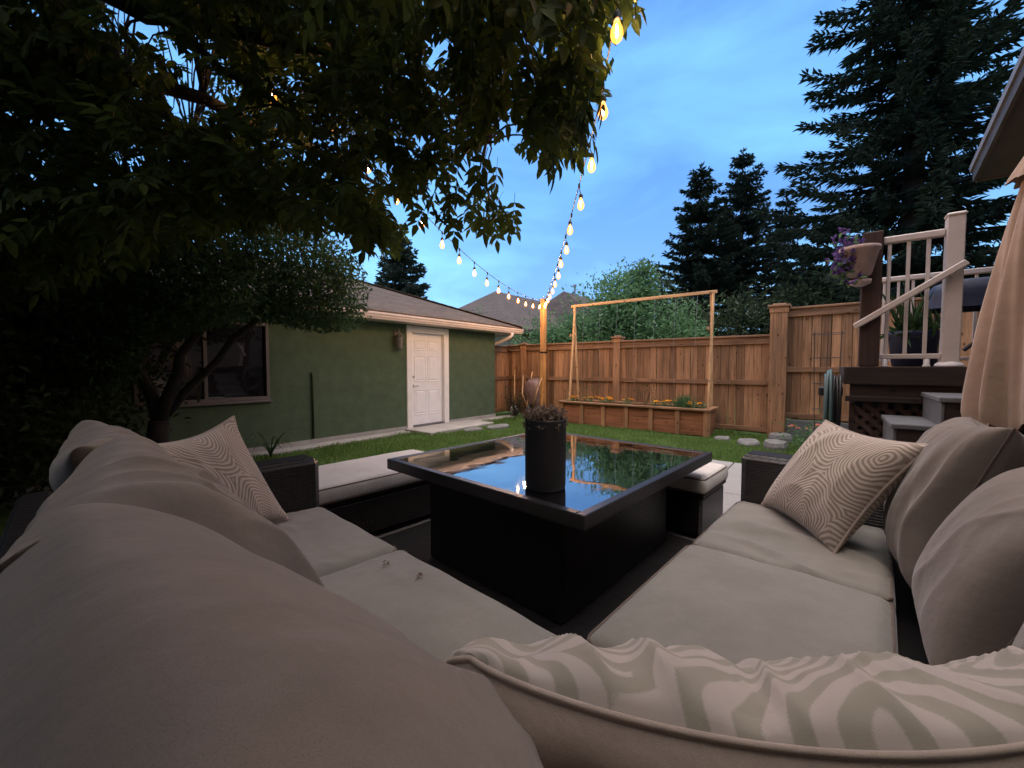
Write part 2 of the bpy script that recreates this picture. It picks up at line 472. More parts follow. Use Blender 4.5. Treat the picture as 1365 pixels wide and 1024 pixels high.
# ================================================================== garage
GX0, GX1, GY, GZ = -3.2, 7.75, 6.6, 2.2
g = thing('garage', (2.5, GY, 0), 'green stucco garage with a hipped shingle roof, white door and wide window', 'garage')
WX0, WX1, WZ0, WZ1 = 1.05, 2.52, .82, 1.90
DX0, DX1, DZ = 5.04, 6.16, 2.10
def wall_with_holes(mb, y0, y1, x0, x1, z0, z1, holes):
    xs = sorted({x0, x1, *[h[0] for h in holes], *[h[1] for h in holes]})
    for a, b in zip(xs[:-1], xs[1:]):
        hs = [h for h in holes if h[0] <= a + 1e-6 and h[1] >= b - 1e-6]
        z = z0
        for h in sorted(hs, key=lambda q: q[2]):
            if h[2] > z + 1e-6: mb.box((a, y0, z), (b, y1, h[2]))
            z = h[3]
        if z < z1 - 1e-6: mb.box((a, y0, z), (b, y1, z1))
mb = MB()
wall_with_holes(mb, GY, GY + .16, GX0, GX1, .10, GZ, [(WX0, WX1, WZ0, WZ1), (DX0, DX1, .10, DZ)])
mb.box((GX1 - .16, GY + .16, .10), (GX1, 12.6, GZ)); mb.box((GX0, GY + .16, .10), (GX0 + .16, 12.6, GZ)); mb.box((GX0 + .16, 12.44, .10), (GX1 - .16, 12.6, GZ))
obj('wall', mb, M['stucco'], g)
mb = MB(); mb.box((GX0 - .01, GY - .015, -.05), (DX0, GY + .16, .098)); mb.box((DX1, GY - .015, -.05), (GX1 + .012, GY + .16, .098)); mb.box((GX1 - .15, GY + .16, -.05), (GX1 + .012, 12.6, .098))
obj('foundation', mb, M['concrete'], g)
# roof
EY0, EY1, EX0, EX1, EZ = 6.2, 13.0, -3.8, 8.36, 2.27
rise = 1.30; half = (EY1 - EY0) / 2
RY = (EY0 + EY1) / 2; RX0, RX1, RZ = EX0 + half, EX1 - half, EZ + rise
V = [(EX0, EY0, EZ), (EX1, EY0, EZ), (EX1, EY1, EZ), (EX0, EY1, EZ), (RX0, RY, RZ), (RX1, RY, RZ)]
V += [(x, y, z - .05) for x, y, z in V[:4]]
F = [(0, 1, 5, 4), (1, 2, 5), (2, 3, 4, 5), (3, 0, 4), (0, 6, 7, 1), (1, 7, 8, 2), (2, 8, 9, 3), (3, 9, 6, 0), (6, 9, 8, 7)]
roof = obj('roof', MB().add(V, F), M['shingle'], g)
mb = MB()
a = np.array((RX1, RY, RZ + .012)); 
for e in ((EX1, EY0, EZ + .01), (EX1, EY1, EZ + .01)):
    for i in range(24):
        p = np.array(e) + (a - np.array(e)) * (i / 24); q = np.array(e) + (a - np.array(e)) * ((i + 1.12) / 24)
        mb.beam(p, q + np.array((0, 0, .006)), .24, .012)
mb.beam((RX0, RY, RZ + .01), (RX1, RY, RZ + .01), .26, .02)
obj('ridge_cap', mb, M['shingle'], roof)
mb = MB(); mb.box((EX0 + .03, EY0 + .03, EZ - .17), (EX1 - .03, EY0 + .05, EZ - .052)); mb.box((EX1 - .05, EY0 + .05, EZ - .17), (EX1 - .03, EY1 - .05, EZ - .052))
mb.box((EX0 + .03, EY0 + .052, EZ - .155), (EX1 - .052, GY - .002, EZ - .135)); mb.box((GX1 + .002, GY, EZ - .155), (EX1 - .052, EY1 - .1, EZ - .135))
obj('soffit', mb, M['gutter'], g)
# ogee gutter
prof = [(0, -.115), (-.05, -.115), (-.062, -.09), (-.075, -.075), (-.082, -.045), (-.098, -.03), (-.10, .0), (-.088, .0), (-.082, -.02), (0, -.02)]
V = []; n = len(prof)
for x in (EX0 + .02, EX1 - .02):
    V += [(x, EY0 + .028 + p, EZ - .045 + q) for p, q in prof]
F = [(i, (i + 1) % n, n + (i + 1) % n, n + i) for i in range(n)] + [tuple(range(n))[::-1], tuple(n + i for i in range(n))]
obj('gutter', MB().add(V, F), M['gutter'], g)
mb = MB(); yy = EY0 - .02
mb.tube([(EX1 - .45, yy, EZ - .15), (EX1 - .45, yy, EZ - .22), (EX1 - .5, yy + .03, EZ - .27), (GX1 + .12, GY + .12, EZ - .42), (GX1 + .055, GY + .18, EZ - .5), (GX1 + .055, GY + .18, .25)], .042, 10)
obj('downspout', mb, M['gutter'], g, smooth=True)
# window
wf = MB(); y0 = GY - .02
t_ = .022
wf.box((WX0 - .02, y0, WZ0 - .03), (WX0 + t_, GY + .08, WZ1 + .03), None, .004); wf.box((WX1 - t_, y0, WZ0 - .03), (WX1 + .02, GY + .08, WZ1 + .03), None, .004)
wf.box((WX0 + t_, y0, WZ0 - .03), (WX1 - t_, GY + .08, WZ0 + t_), None, .004); wf.box((WX0 + t_, y0, WZ1 - t_), (WX1 - t_, GY + .08, WZ1 + .03), None, .004)
xm = (WX0 + WX1) / 2 - .03
wf.box((xm - .022, y0 + .01, WZ0 + t_), (xm + .022, GY + .07, WZ1 - t_), None, .004)
win = obj('window', wf, M['window_frame'], g)
def m_glass():
    t = NT('dark_window_glass')
    b = t.n('BsdfPrincipled'); b.inputs['Base Color'].default_value = (.010, .010, .012, 1); b.inputs['Roughness'].default_value = .03; b.inputs['IOR'].default_value = 1.55
    t.l(t.bump(t.noise(t.coord(), 1.6, 1), .06, .05), b.inputs['Normal'])
    t.l(b.outputs[0], t.out.inputs[0]); return t.m
M['glass'] = m_glass()
obj('pane', MB().box((WX0 + t_, GY + .03, WZ0 + t_), (xm - .022, GY + .04, WZ1 - t_)), M['glass'], win)
obj('pane', MB().box((xm + .022, GY + .045, WZ0 + t_), (WX1 - t_, GY + .055, WZ1 - t_)), M['glass'], win)
obj('sill', MB().box((WX0 - .05, GY - .05, WZ0 - .062), (WX1 + .05, GY - .001, WZ0 - .031), None, .006), M['window_frame'], win)
# door
mb = MB(); fw = .135
mb.box((DX0, GY - .035, .03), (DX0 + fw, GY + .10, DZ), None, .006); mb.box((DX1 - fw, GY - .035, .03), (DX1, GY + .10, DZ), None, .006); mb.box((DX0 + fw, GY - .035, DZ - fw), (DX1 - fw, GY + .10, DZ), None, .006)
obj('door_frame', mb, M['trim'], g)
dx0, dx1, dz0, dz1 = DX0 + fw + .004, DX1 - fw - .004, .09, DZ - fw - .006
dy = GY + .045
dmb = MB().box((dx0, dy, dz0), (dx1, dy + .045, dz1))
W = dx1 - dx0; H = dz1 - dz0
def panel(mb, x0, x1, z0, z1):
    def ring(m0, y0, m1, y1):
        a = [(x0 + m0, y0, z0 + m0), (x1 - m0, y0, z0 + m0), (x1 - m0, y0, z1 - m0), (x0 + m0, y0, z1 - m0)]
        b = [(x0 + m1, y1, z0 + m1), (x1 - m1, y1, z0 + m1), (x1 - m1, y1, z1 - m1), (x0 + m1, y1, z1 - m1)]
        mb.add(a + b, [(i, (i + 1) % 4, 4 + (i + 1) % 4, 4 + i) for i in range(4)])
    ring(0, dy - .001, .008, dy - .010); ring(.008, dy - .010, .022, dy - .002); ring(.022, dy - .002, .034, dy - .002); ring(.034, dy - .002, .055, dy - .009)
    mb.add([(x0 + .055, dy - .009, z0 + .055), (x1 - .055, dy - .009, z0 + .055), (x1 - .055, dy - .009, z1 - .055), (x0 + .055, dy - .009, z1 - .055)], [(0, 1, 2, 3)])
for xa, xb in ((.11, .47), (.53, .89)):
    for za, zb in ((.105, .385), (.47, .755), (.815, .93)):
        panel(dmb, dx0 + W * xa, dx0 + W * xb, dz0 + H * za, dz0 + H * zb)
door = obj('door', dmb, M['white'], g)
mb = MB(); hx, hz = dx0 + .065, dz0 + H * .43
mb.lathe((hx, dy - .001, hz), [(.028, 0), (.028, .008), (.012, .012), (.011, .045)], 14, (0, -1, 0)); mb.tube([(hx, dy - .045, hz), (hx + .03, dy - .05, hz), (hx + .11, dy - .048, hz - .005)], .009, 8)
obj('handle', mb, M['metal'], door, smooth=True)
obj('deadbolt', MB().lathe((hx, dy - .001, hz + .19), [(.028, 0), (.027, .012), (.014, .016), (.012, .028)], 14, (0, -1, 0)), M['metal'], door, smooth=True)
obj('threshold', MB().box((DX0 + fw, GY - .04, .058), (DX1 - fw, GY + .1, .086), None, .005), M['concrete_dark'], g)
obj('cable_conduit', MB().tube([(3.17, GY - .03, .12), (3.17, GY - .03, 1.12), (3.17, GY - .01, 1.17), (3.17, GY + .02, 1.18)], .017, 8), M['leaf_dark'], g, smooth=True)

# wall lantern
ln = thing('wall_lantern', (4.80, GY - .02, 1.8), 'dark unlit wall lantern on green stucco beside the white door', 'lantern')
lx, ly, lz = 4.80, GY - .12, 1.74
obj('back_plate', MB().box((lx - .05, GY - .03, lz - .02), (lx + .05, GY - .001, lz + .24), None, .008), M['window_frame'], ln)
mb = MB(); mb.tube([(lx, GY - .03, lz + .2), (lx, ly, lz + .26), (lx, ly, lz + .19)], .01, 8); mb.lathe((lx, ly, lz + .12), [(.075, 0), (.085, .005), (.04, .05), (.012, .075)], 6)
mb.lathe((lx, ly, lz - .12), [(.02, -.02), (.05, 0), (.06, .012)], 6)
for k in range(6):
    a = 2 * PI * k / 6
    mb.tube([(lx + .056 * math.cos(a), ly + .056 * math.sin(a), lz - .11), (lx + .072 * math.cos(a), ly + .072 * math.sin(a), lz + .125)], .005, 5)
obj('cage', mb, M['window_frame'], ln)
t = NT('lantern_glass'); t.principled((.16, .15, .14), .15, None, 0, .6); M['lantern_glass'] = t.m
obj('glass', MB().lathe((lx, ly, lz - .105), [(.048, 0), (.062, .22)], 6), M['lantern_glass'], ln)

# ================================================================== fences
FX = 8.75
def fence(name, label, x0, y0, x1, y1, ztop, posts, zbase=.04, low=None, gaps=False, seed=0):
    """cedar board fence from (x0,y0) to (x1,y1); its near face looks to the left of the run"""
    r = random.Random(seed)
    a = np.array((x0, y0, 0.0)); b = np.array((x1, y1, 0.0)); L = np.linalg.norm(b - a); t_ = (b - a) / L; nr = np.array((-t_[1], t_[0], 0))
    f = thing('wooden_fence', ((x0 + x1) / 2, (y0 + y1) / 2, 0), label, 'fence')
    T = lambda s, n, z: a + t_ * s + nr * n + np.array((0, 0, z))
    mb = MB(); s = 0.0
    while s < L - .03:
        w = min(r.uniform(.128, .144), L - s)
        g_ = r.uniform(.008, .014) if (gaps and r.random() < .3) else r.uniform(.0015, .004)
        dn = r.uniform(-.003, .003); tilt = r.uniform(-.003, .003)
        mb.box((s + g_ / 2, dn, zbase + r.uniform(0, .015)), (s + w - g_ / 2, dn + .018, ztop - .055), lambda X, Y, Z: T(X + tilt * (Z - 1), Y, Z), .003)
        s += w
    obj('board_panel', mb, M['cedar'], f)
    along_y = abs(t_[1]) > .5
    rm = M['cedar_rail'] if along_y else M['cedar_x']
    zm = ztop * .53
    obj('middle_rail', MB().box((0, .019, zm - .045), (L, .057, zm + .045), lambda X, Y, Z: T(X, Y, Z), .004), rm, f)
    obj('top_rail', MB().box((0, .020, ztop - .16), (L, .058, ztop - .032), lambda X, Y, Z: T(X, Y, Z), .004), rm, f)
    obj('bottom_rail', MB().box((0, .019, zbase + .03), (L, .055, zbase + .12), lambda X, Y, Z: T(X, Y, Z), .004), rm, f)
    obj('cap_rail', MB().box((-.01, -.07, ztop - .03), (L + .01, .09, ztop + .008), lambda X, Y, Z: T(X, Y, Z), .006), rm, f)
    for sp, w, zt in posts:
        pm = MB().box((sp - w / 2, -w * .55, 0), (sp + w / 2, w * .62, zt - .055), lambda X, Y, Z: T(X, Y, Z), .006)
        pm.box((sp - w * .5 - .012, -w * .55 - .012, zt - .15), (sp + w * .5 + .012, w * .62 + .012, zt - .056), lambda X, Y, Z: T(X, Y, Z), .004)
        po = obj('post', pm, M['cedar'], f)
        cm = MB().box((sp - w * .5 - .04, -w * .55 - .04, zt - .054), (sp + w * .5 + .04, w * .62 + .04, zt - .014), lambda X, Y, Z: T(X, Y, Z), .008)
        cm.box((sp - w * .4, -w * .45, zt - .0135), (sp + w * .4, w * .5, zt + .015), lambda X, Y, Z: T(X, Y, Z), .012)
        obj('post_cap', cm, M['cedar_rail'], po)
    return f
fence('wooden_fence', 'long low cedar board fence with capped posts behind the flower planter', FX, .85, FX, 7.0, 1.86, [(5.55, .15, 1.9), (2.93, .16, 1.97)], seed=3, gaps=True)
fence('wooden_fence', 'short cedar fence piece closing the gap between the garage and the corner post', FX - .005, 7.03, GX1 + .08, 7.03, 1.84, [], seed=5)
tf = fence('wooden_fence', 'tall cedar fence with a thick capped end post running behind the dark deck', FX, -6.0, FX, .72, 2.32, [(6.72, .26, 2.39), (3.7, .18, 2.4)], zbase=.34, seed=9, gaps=True)
obj('base_board', MB().box((FX - .075, -6, 0), (FX + .03, .58, .335), None, .006), M['concrete_dark'], tf)

# light pole
lp = thing('light_pole', (8.55, 5.68, 0), 'golden square timber pole in the fence corner holding up both light strings', 'pole')
obj('shaft', MB().box((8.49, 5.62, 0), (8.61, 5.74, 2.98), None, .006), M['polewood'], lp)
obj('hook', MB().tube([(8.55, 5.68, 2.975), (8.55, 5.68, 3.02), (8.53, 5.66, 3.05), (8.50, 5.64, 3.03)], .008, 6), M['metal'], lp)
obj('strap', MB().box((8.484, 5.614, 1.62), (8.616, 5.746, 1.66), None, .004), M['black'], lp)

# ================================================================== planter and trellis
pl = thing('flower_planter', (8.3, 3.25, 0), 'long red cedar flower planter box with battens against the low fence', 'planter')
PX0, PX1, PY0, PY1, PZ = 7.96, 8.60, 1.75, 4.74, .50
def wall_boards(ax, c, a, b, z0, z1, mb, r):
    z = z0
    while z < z1 - .01:
        h = min(.135, z1 - z)
        if ax == 'x': mb.box((c, a, z + .002), (c + .036, b, z + h - .002), None, .003)
        else: mb.box((a, c, z + .002), (b, c + .036, z + h - .002), None, .003)
        z += h
mb = MB(); r = random.Random(4)
wall_boards('x', PX0, PY0, PY1, .01, PZ - .03, mb, r); wall_boards('x', PX1 - .036, PY0, PY1, .01, PZ - .03, mb, r)
wall_boards('y', PY0 - .037, PX0, PX1, .01, PZ - .03, mb, r); wall_boards('y', PY1 + .001, PX0, PX1, .01, PZ - .03, mb, r)
obj('box_wall', mb, M['planter'], pl)
for k in range(7):
    y = PY0 - .02 + (PY1 - PY0 + .04) * k / 6
    obj('batten', MB().box((PX0 - .037, y - .045, .01), (PX0 - .0015, y + .045, PZ - .032), None, .004), M['cedar'], pl)
for y in (PY0 - .075, PY1 + .04):
    obj('batten', MB().box((PX0 - .03, y, .01), (PX0 + .06, y + .036, PZ - .032), None, .004), M['cedar'], pl)
mb = MB(); mb.box((PX0 - .07, PY0 - .09, PZ - .03), (PX0 + .075, PY1 + .09, PZ + .008), None, .005); mb.box((PX1 - .075, PY0 - .09, PZ - .03), (PX1 + .02, PY1 + .09, PZ + .008), None, .005)
mb.box((PX0 + .077, PY0 - .09, PZ - .03), (PX1 - .077, PY0 + .04, PZ + .008), None, .005); mb.box((PX0 + .077, PY1 - .04, PZ - .03), (PX1 - .077, PY1 + .09, PZ + .008), None, .005)
obj('rim', mb, M['cedar_rail'], pl)
obj('soil', MB().box((PX0 + .038, PY0 + .001, .2), (PX1 - .038, PY1 - .001, PZ - .05)), M['soil'], pl)

tr = thing('trellis_frame', (8.28, 3.2, .5), 'pale pine A-frame trellis with a long top bar standing in the planter', 'trellis')
TZ = 2.67; TX = 8.28
for y in (1.74, 4.64):
    for dx, off in ((-.25, -.022), (.25, .022)):
        obj('leg', MB().beam((TX + dx, y + off, PZ + .01), (TX + dx * .05, y + off, TZ), .042, .042, (1, 0, 0), .004), M['pine'], tr)
    z = 2.0; k = (TZ - z) / (TZ - PZ)
    obj('brace', MB().box((TX - .25 * k - .03, y + .0445, z - .03), (TX + .25 * k + .03, y + .064, z + .03), None, .003), M['pine_bar'], tr)
obj('top_bar', MB().box((TX - .028, 1.66, TZ - .03), (TX + .028, 4.72, TZ + .028), None, .004), M['pine_bar'], tr)
for k in range(7):
    y = 2.0 + k * .4
    obj('twine', MB().tube([(TX, y, TZ - .03), (TX - .02 + .02 * math.sin(k), y + .03, 1.5), (TX, y + .02 * math.cos(3 * k), PZ)], .0022, 4), M['metal'], tr)
# ================================================================== foliage tools
def unit(a):
    return a / (np.linalg.norm(a, axis=-1, keepdims=True) + 1e-9)
def leaf_quads(P, D, Nn, L, W, fold=.18, curl=.22):
    """pointed ovate leaves, folded on the midrib: position, direction, face normal, length, width"""
    n = len(P); D = unit(D); S = unit(np.cross(D, Nn)); U = np.cross(S, D)
    L = np.broadcast_to(L, (n,))[:, None]; W = np.broadcast_to(W, (n,))[:, None]
    def pt(a, s): return P + D * (a * L) + S * (s * W) + U * (fold * abs(s) * W - curl * a * a * L)
    V = np.stack([pt(0, 0), pt(.30, .5), pt(.68, .36), pt(1, 0), pt(.68, -.36), pt(.30, -.5)], 1).reshape(-1, 3)
    i = np.arange(n)[:, None] * 6
    F = np.concatenate([i + np.array([[0, 1, 2, 3]]), i + np.array([[0, 3, 4, 5]])], 0)
    return V, F
def join(parts):
    vs = []; fs = []; k = 0
    for v, f in parts:
        vs.append(v); fs.append(f + k); k += len(v)
    return np.concatenate(vs), np.concatenate(fs)
def rdir(n, zscale=1.0):
    v = rng.normal(size=(n, 3)); v[:, 2] *= zscale
    return unit(v)

def compound_leaves(P, D, rach, leaf, width, pairs=3):
    """pinnate leaves: a stalk from P along D carrying opposite leaflets"""
    n = len(P); D = unit(D); up = np.array([0, 0, 1.0]) + rng.normal(size=(n, 3)) * .35
    S = unit(np.cross(D, up)); U = np.cross(S, D)
    parts = []
    rach = np.broadcast_to(rach, (n,))[:, None]
    for k in range(pairs):
        a = .35 + .5 * k / max(1, pairs - 1)
        drop = -np.array([0, 0, 1.0]) * (.22 * a * a)
        base = P + D * rach * a + drop * rach
        for sg in (1, -1):
            d = D * .55 + S * sg * .85 + rng.normal(size=(n, 3)) * .18 + np.array([0, 0, -.28])
            parts.append(leaf_quads(base, d, U + rng.normal(size=(n, 3)) * .25, leaf * rng.uniform(.75, 1.12, n), width * rng.uniform(.8, 1.15, n)))
    base = P + D * rach - np.array([0, 0, .22]) * rach
    parts.append(leaf_quads(base, D + np.array([0, 0, -.45]), U, leaf * rng.uniform(.9, 1.2, n), width * rng.uniform(.85, 1.15, n)))
    # stalks as thin slivers
    e = P + D * rach - np.array([0, 0, .22]) * rach; w = S * .0018
    V = np.stack([P - w, P + w, e + w * .6, e - w * .6], 1).reshape(-1, 3)
    parts.append((V, np.arange(n * 4).reshape(-1, 4)))
    return join(parts)

def in_poly(x, y, poly):
    poly = np.array(poly, float); ins = np.zeros(len(x), bool)
    j = len(poly) - 1
    for i in range(len(poly)):
        xi, yi = poly[i]; xj, yj = poly[j]
        c = ((yi > y) != (yj > y)) & (x < (xj - xi) * (y - yi) / (yj - yi + 1e-9) + xi)
        ins ^= c; j = i
    return ins

# ================================================================== big ash tree over the left of the patio
ash = thing('ash_tree', cw(-4.3, 1.6), 'large overhanging ash tree with pointed leaflets whose branches cover the upper left sky', 'tree')
trunk_top = cw(-4.2, 1.7, 2.5)
mb = MB(); mb.tube([cw(-4.3, 1.6, -.1), cw(-4.3, 1.6, .5), cw(-4.22, 1.65, 1.5), trunk_top], [.34, .27, .24, .22], 14)
limbs = []
def limb(target, r0, bend, n=9, start=None):
    a = np.array(trunk_top if start is None else start, float); b = np.array(target, float); pts = []
    for i in range(n + 1):
        t = i / n
        p = a + (b - a) * t + np.array((0, 0, bend)) * math.sin(PI * min(1, t * 1.1)) + rng.normal(size=3) * .05 * math.sin(PI * t)
        pts.append(p)
    rad = [max(.008, r0 * (1 - .9 * (i / n) ** .8)) for i in range(n + 1)]
    mb.tube(pts, rad, 8); limbs.append((np.array(pts), rad)); return pts
l1 = limb(cw(.35, 2.2, 3.6), .12, .35, 12)
l2 = limb(cw(-.2, 3.2, 3.0), .11, .75, 12)
l3 = limb(cw(-1.0, 4.6, 3.2), .11, .6, 11)
l4 = limb(cw(-2.6, 5.2, 3.4), .10, .5)
l5 = limb(cw(-3.6, 3.8, 3.4), .10, .4)
l6 = limb(cw(-2.0, 1.4, 4.4), .12, .3)
l7 = limb(cw(-.6, 1.3, 4.2), .09, .4, 10)
l8 = limb(cw(-2.2, -.8, 3.6), .10, .5)
l9 = limb(cw(-.9, -.8, 3.9), .08, .4)
limb(cw(-1.2, 3.0, 2.75), .045, .1, 7, l2[6]); limb(cw(-1.6, 3.4, 2.4), .05, .1, 7, l3[5]); limb(cw(-2.4, 2.6, 2.3), .05, .1, 7, l4[3])

MASK = [(-900, -900), (830, -900), (850, -40), (848, 12), (826, 38), (812, 80), (808, 130), (796, 168), (770, 196), (752, 216), (728, 220), (706, 206), (700, 168), (690, 150), (672, 168), (668, 205), (658, 236), (668, 262), (694, 292), (690, 318), (655, 316), (612, 306), (588, 296), (560, 286), (548, 306), (530, 330), (505, 338), (480, 326), (462, 308), (430, 300), (380, 292), (300, 300), (200, 330), (100, 380), (-100, 430), (-900, 520)]
HOLES = [(188, 25, 26), (258, 95, 24), (250, 130, 26), (430, 185, 14), (392, 55, 14), (398, 105, 12), (180, 210, 16), (240, 212, 14), (50, 205, 14), (585, 62, 20), (640, 215, 20), (690, 100, 22), (460, 190, 14), (700, 40, 16), (168, 55, 14), (225, 60, 14), (150, 12, 12), (300, 130, 12), (140, 80, 10), (560, 255, 12), (520, 225, 10), (735, 60, 12), (60, 150, 9), (345, 30, 9)]
def want(P):
    u, v, d = proj(P)
    ok = in_poly(u, v, MASK) & (d > .9)
    for hx, hy, hr in HOLES:
        ok &= ((u - hx) ** 2 + ((v - hy) * 1.2) ** 2 > (hr * 1.5) ** 2)
    return ok
# sprays of leaves: centres fill the crown's volume
C = []
def fill(n, px, py, dd):
    k = 0
    while k < n:
        u = rng.uniform(*px); v = rng.uniform(*py); d = rng.uniform(*dd)
        x = (u - 682.5) / 540 * d; z = CAMZ + (489 - v) / 540 * d
        P = cw(x, d, z)
        if not want(P[None])[0] or z < 1.95: continue
        C.append(P); k += 1
fill(46, (640, 850), (-60, 225), (1.7, 3.0))
fill(54, (430, 720), (-40, 330), (2.3, 4.2))
fill(140, (150, 520), (-80, 330), (2.2, 4.6))
fill(170, (-120, 330), (-80, 420), (2.0, 4.8))
fill(60, (-500, -60), (-300, 430), (1.8, 4.0))
fill(150, (-300, 820), (-900, -60), (1.0, 3.4))  # sprays above the frame, thickened to shade the sofas
Cb = []
for _ in range(620):                       # unseen extra sprays above and behind the sofa, added to block sky light
    Cb.append(cw(rng.uniform(-3.8, .5), rng.uniform(-2.8, .35), rng.uniform(2.3, 4.6) if _ % 2 else rng.uniform(3.2, 4.6)))
C = np.array(C); allc = np.concatenate([C, np.array(Cb)])
LP = np.concatenate([p for p, _ in limbs])
tw = MB(); sprays = []; TW = []
for c in allc:
    j = np.argmin(((LP - c) ** 2).sum(1)); a = LP[j]
    mid = (a + c) / 2 + np.array((0, 0, .12)) + rng.normal(size=3) * .08
    m = 20
    TW.append((a, mid, c))
    P = c + rng.normal(size=(m, 3)) * np.array((.17, .17, .12))
    out = unit(P - (a * .35 + c * .65)) + np.array((0, 0, -.25)) + rng.normal(size=(m, 3)) * .35
    sprays.append((P, out))
P = np.concatenate([s[0] for s in sprays]); D = np.concatenate([s[1] for s in sprays])
tip = P + unit(D) * .16
u, v, d = proj(tip)
seen = d > .4
behind = proj(P)[2] < .9
nearhole = np.zeros(len(P), bool)
for hx, hy, hr in HOLES:
    nearhole |= ((u - hx) ** 2 + ((v - hy) * 1.2) ** 2 < (hr * 1.35) ** 2)
keep = behind | (in_poly(u, v, MASK) & (proj(P)[2] > 1.3) & ~(nearhole & (rng.random(len(P)) < .93)))
# leaves hang clear of the lit bulbs
for (bu, bv, br_, bd) in ((491, 225, 15, 4.15), (530, 268, 19, 4.6), (824, 50, 26, 2.05), (803, 155, 17, 2.6)):
    keep &= ~((((u - bu) ** 2 + (v - bv) ** 2) < br_ ** 2) & (d < bd + .25))
    pu_, pv_, pd_ = proj(P); keep &= ~((((pu_ - bu) ** 2 + (pv_ - bv) ** 2) < br_ ** 2) & (pd_ < bd + .25))
for k, (a, mid, c) in enumerate(TW):
    cnt = keep[k * 20:(k + 1) * 20].sum()
    if cnt >= 7:
        bz = [a * (1 - t) ** 2 + 2 * (mid + np.array((0, 0, .14))) * t * (1 - t) + c * t * t + rng.normal(size=3) * .012 * math.sin(PI * t) for t in np.linspace(0, .96, 8)]
        tw.tube(bz, list(np.linspace(.010, .002, 8)), 5, False)
P, D = P[keep], D[keep]
wood = obj('trunk', mb, M['bark'], ash, smooth=True)
obj('twigs', tw, M['bark'], ash, smooth=True)
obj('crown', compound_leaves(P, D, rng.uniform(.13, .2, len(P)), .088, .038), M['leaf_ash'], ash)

# ================================================================== small fruit tree before the garage
ft = thing('garden_tree', cw(-3.75, 4.25), 'small bushy green tree with a forked trunk in front of the garage window', 'tree')
mb = MB(); b = cw(-3.8, 4.3, 0)
mb.tube([b + (0, 0, -.1), b + (0, 0, .35), b + (.03, .02, .7)], [.12, .10, .09], 12)
f0 = b + np.array((.03, .02, .68))
ends = [cw(-3.1, 4.5, 2.2), cw(-4.1, 4.3, 2.1), cw(-2.1, 4.95, 2.2)]
LP2 = []
for i, e in enumerate(ends):
    pts = [f0 + (e - f0) * t + np.array((0, 0, .12 + .1 * i)) * math.sin(PI * t) + rng.normal(size=3) * .045 * math.sin(PI * t) for t in np.linspace(0, 1, 8)]
    mb.tube(pts, list(np.linspace(.075 - .012 * i, .012, 8)), 10); LP2 += pts[2:]
LP2 = np.array(LP2)
MASK2 = [(60, 330), (150, 290), (250, 282), (340, 288), (420, 300), (462, 330), (470, 352), (492, 380), (480, 402), (488, 418), (470, 436), (440, 444), (400, 440), (350, 430), (300, 434), (240, 446), (196, 456), (186, 505), (120, 540), (40, 540)]
C2 = []
while len(C2) < 480:
    u = rng.uniform(40, 495); v = rng.uniform(280, 540); d = rng.uniform(3.7, 5.3)
    if u > 330: d = rng.uniform(4.3, 5.4)
    c = cw((u - 682.5) / 540 * d, d, CAMZ + (489 - v) / 540 * d)
    if in_poly(np.array([u]), np.array([v]), MASK2)[0] and c[1] < 6.35: C2.append(c)
tw = MB(); Ps = []; Ds = []
for c in C2:
    a = LP2[np.argmin(((LP2 - c) ** 2).sum(1))]
    tw.tube([a, (a + c) / 2 + (0, 0, .05), c], [.008, .005, .002], 4, False)
    m = 62; p = c + rng.normal(size=(m, 3)) * np.array((.13, .13, .09)); Ps.append(p); Ds.append(rdir(m) + np.array((0, 0, -.25)))
P = np.concatenate(Ps); D = np.concatenate(Ds)
u, v, d = proj(P); keep = in_poly(u, v, [(x + (8 if x > 300 else 0), y) for x, y in MASK2]) & (P[:, 1] < 6.5); P, D = P[keep], D[keep]
obj('trunk', mb, M['bark'], ft, smooth=True); obj('twigs', tw, M['bark'], ft)
obj('crown', leaf_quads(P, D, np.array((0, 0, 1.0)) + rng.normal(size=P.shape) * .6, rng.uniform(.045, .07, len(P)), rng.uniform(.022, .032, len(P))), M['leaf_apple'], ft)

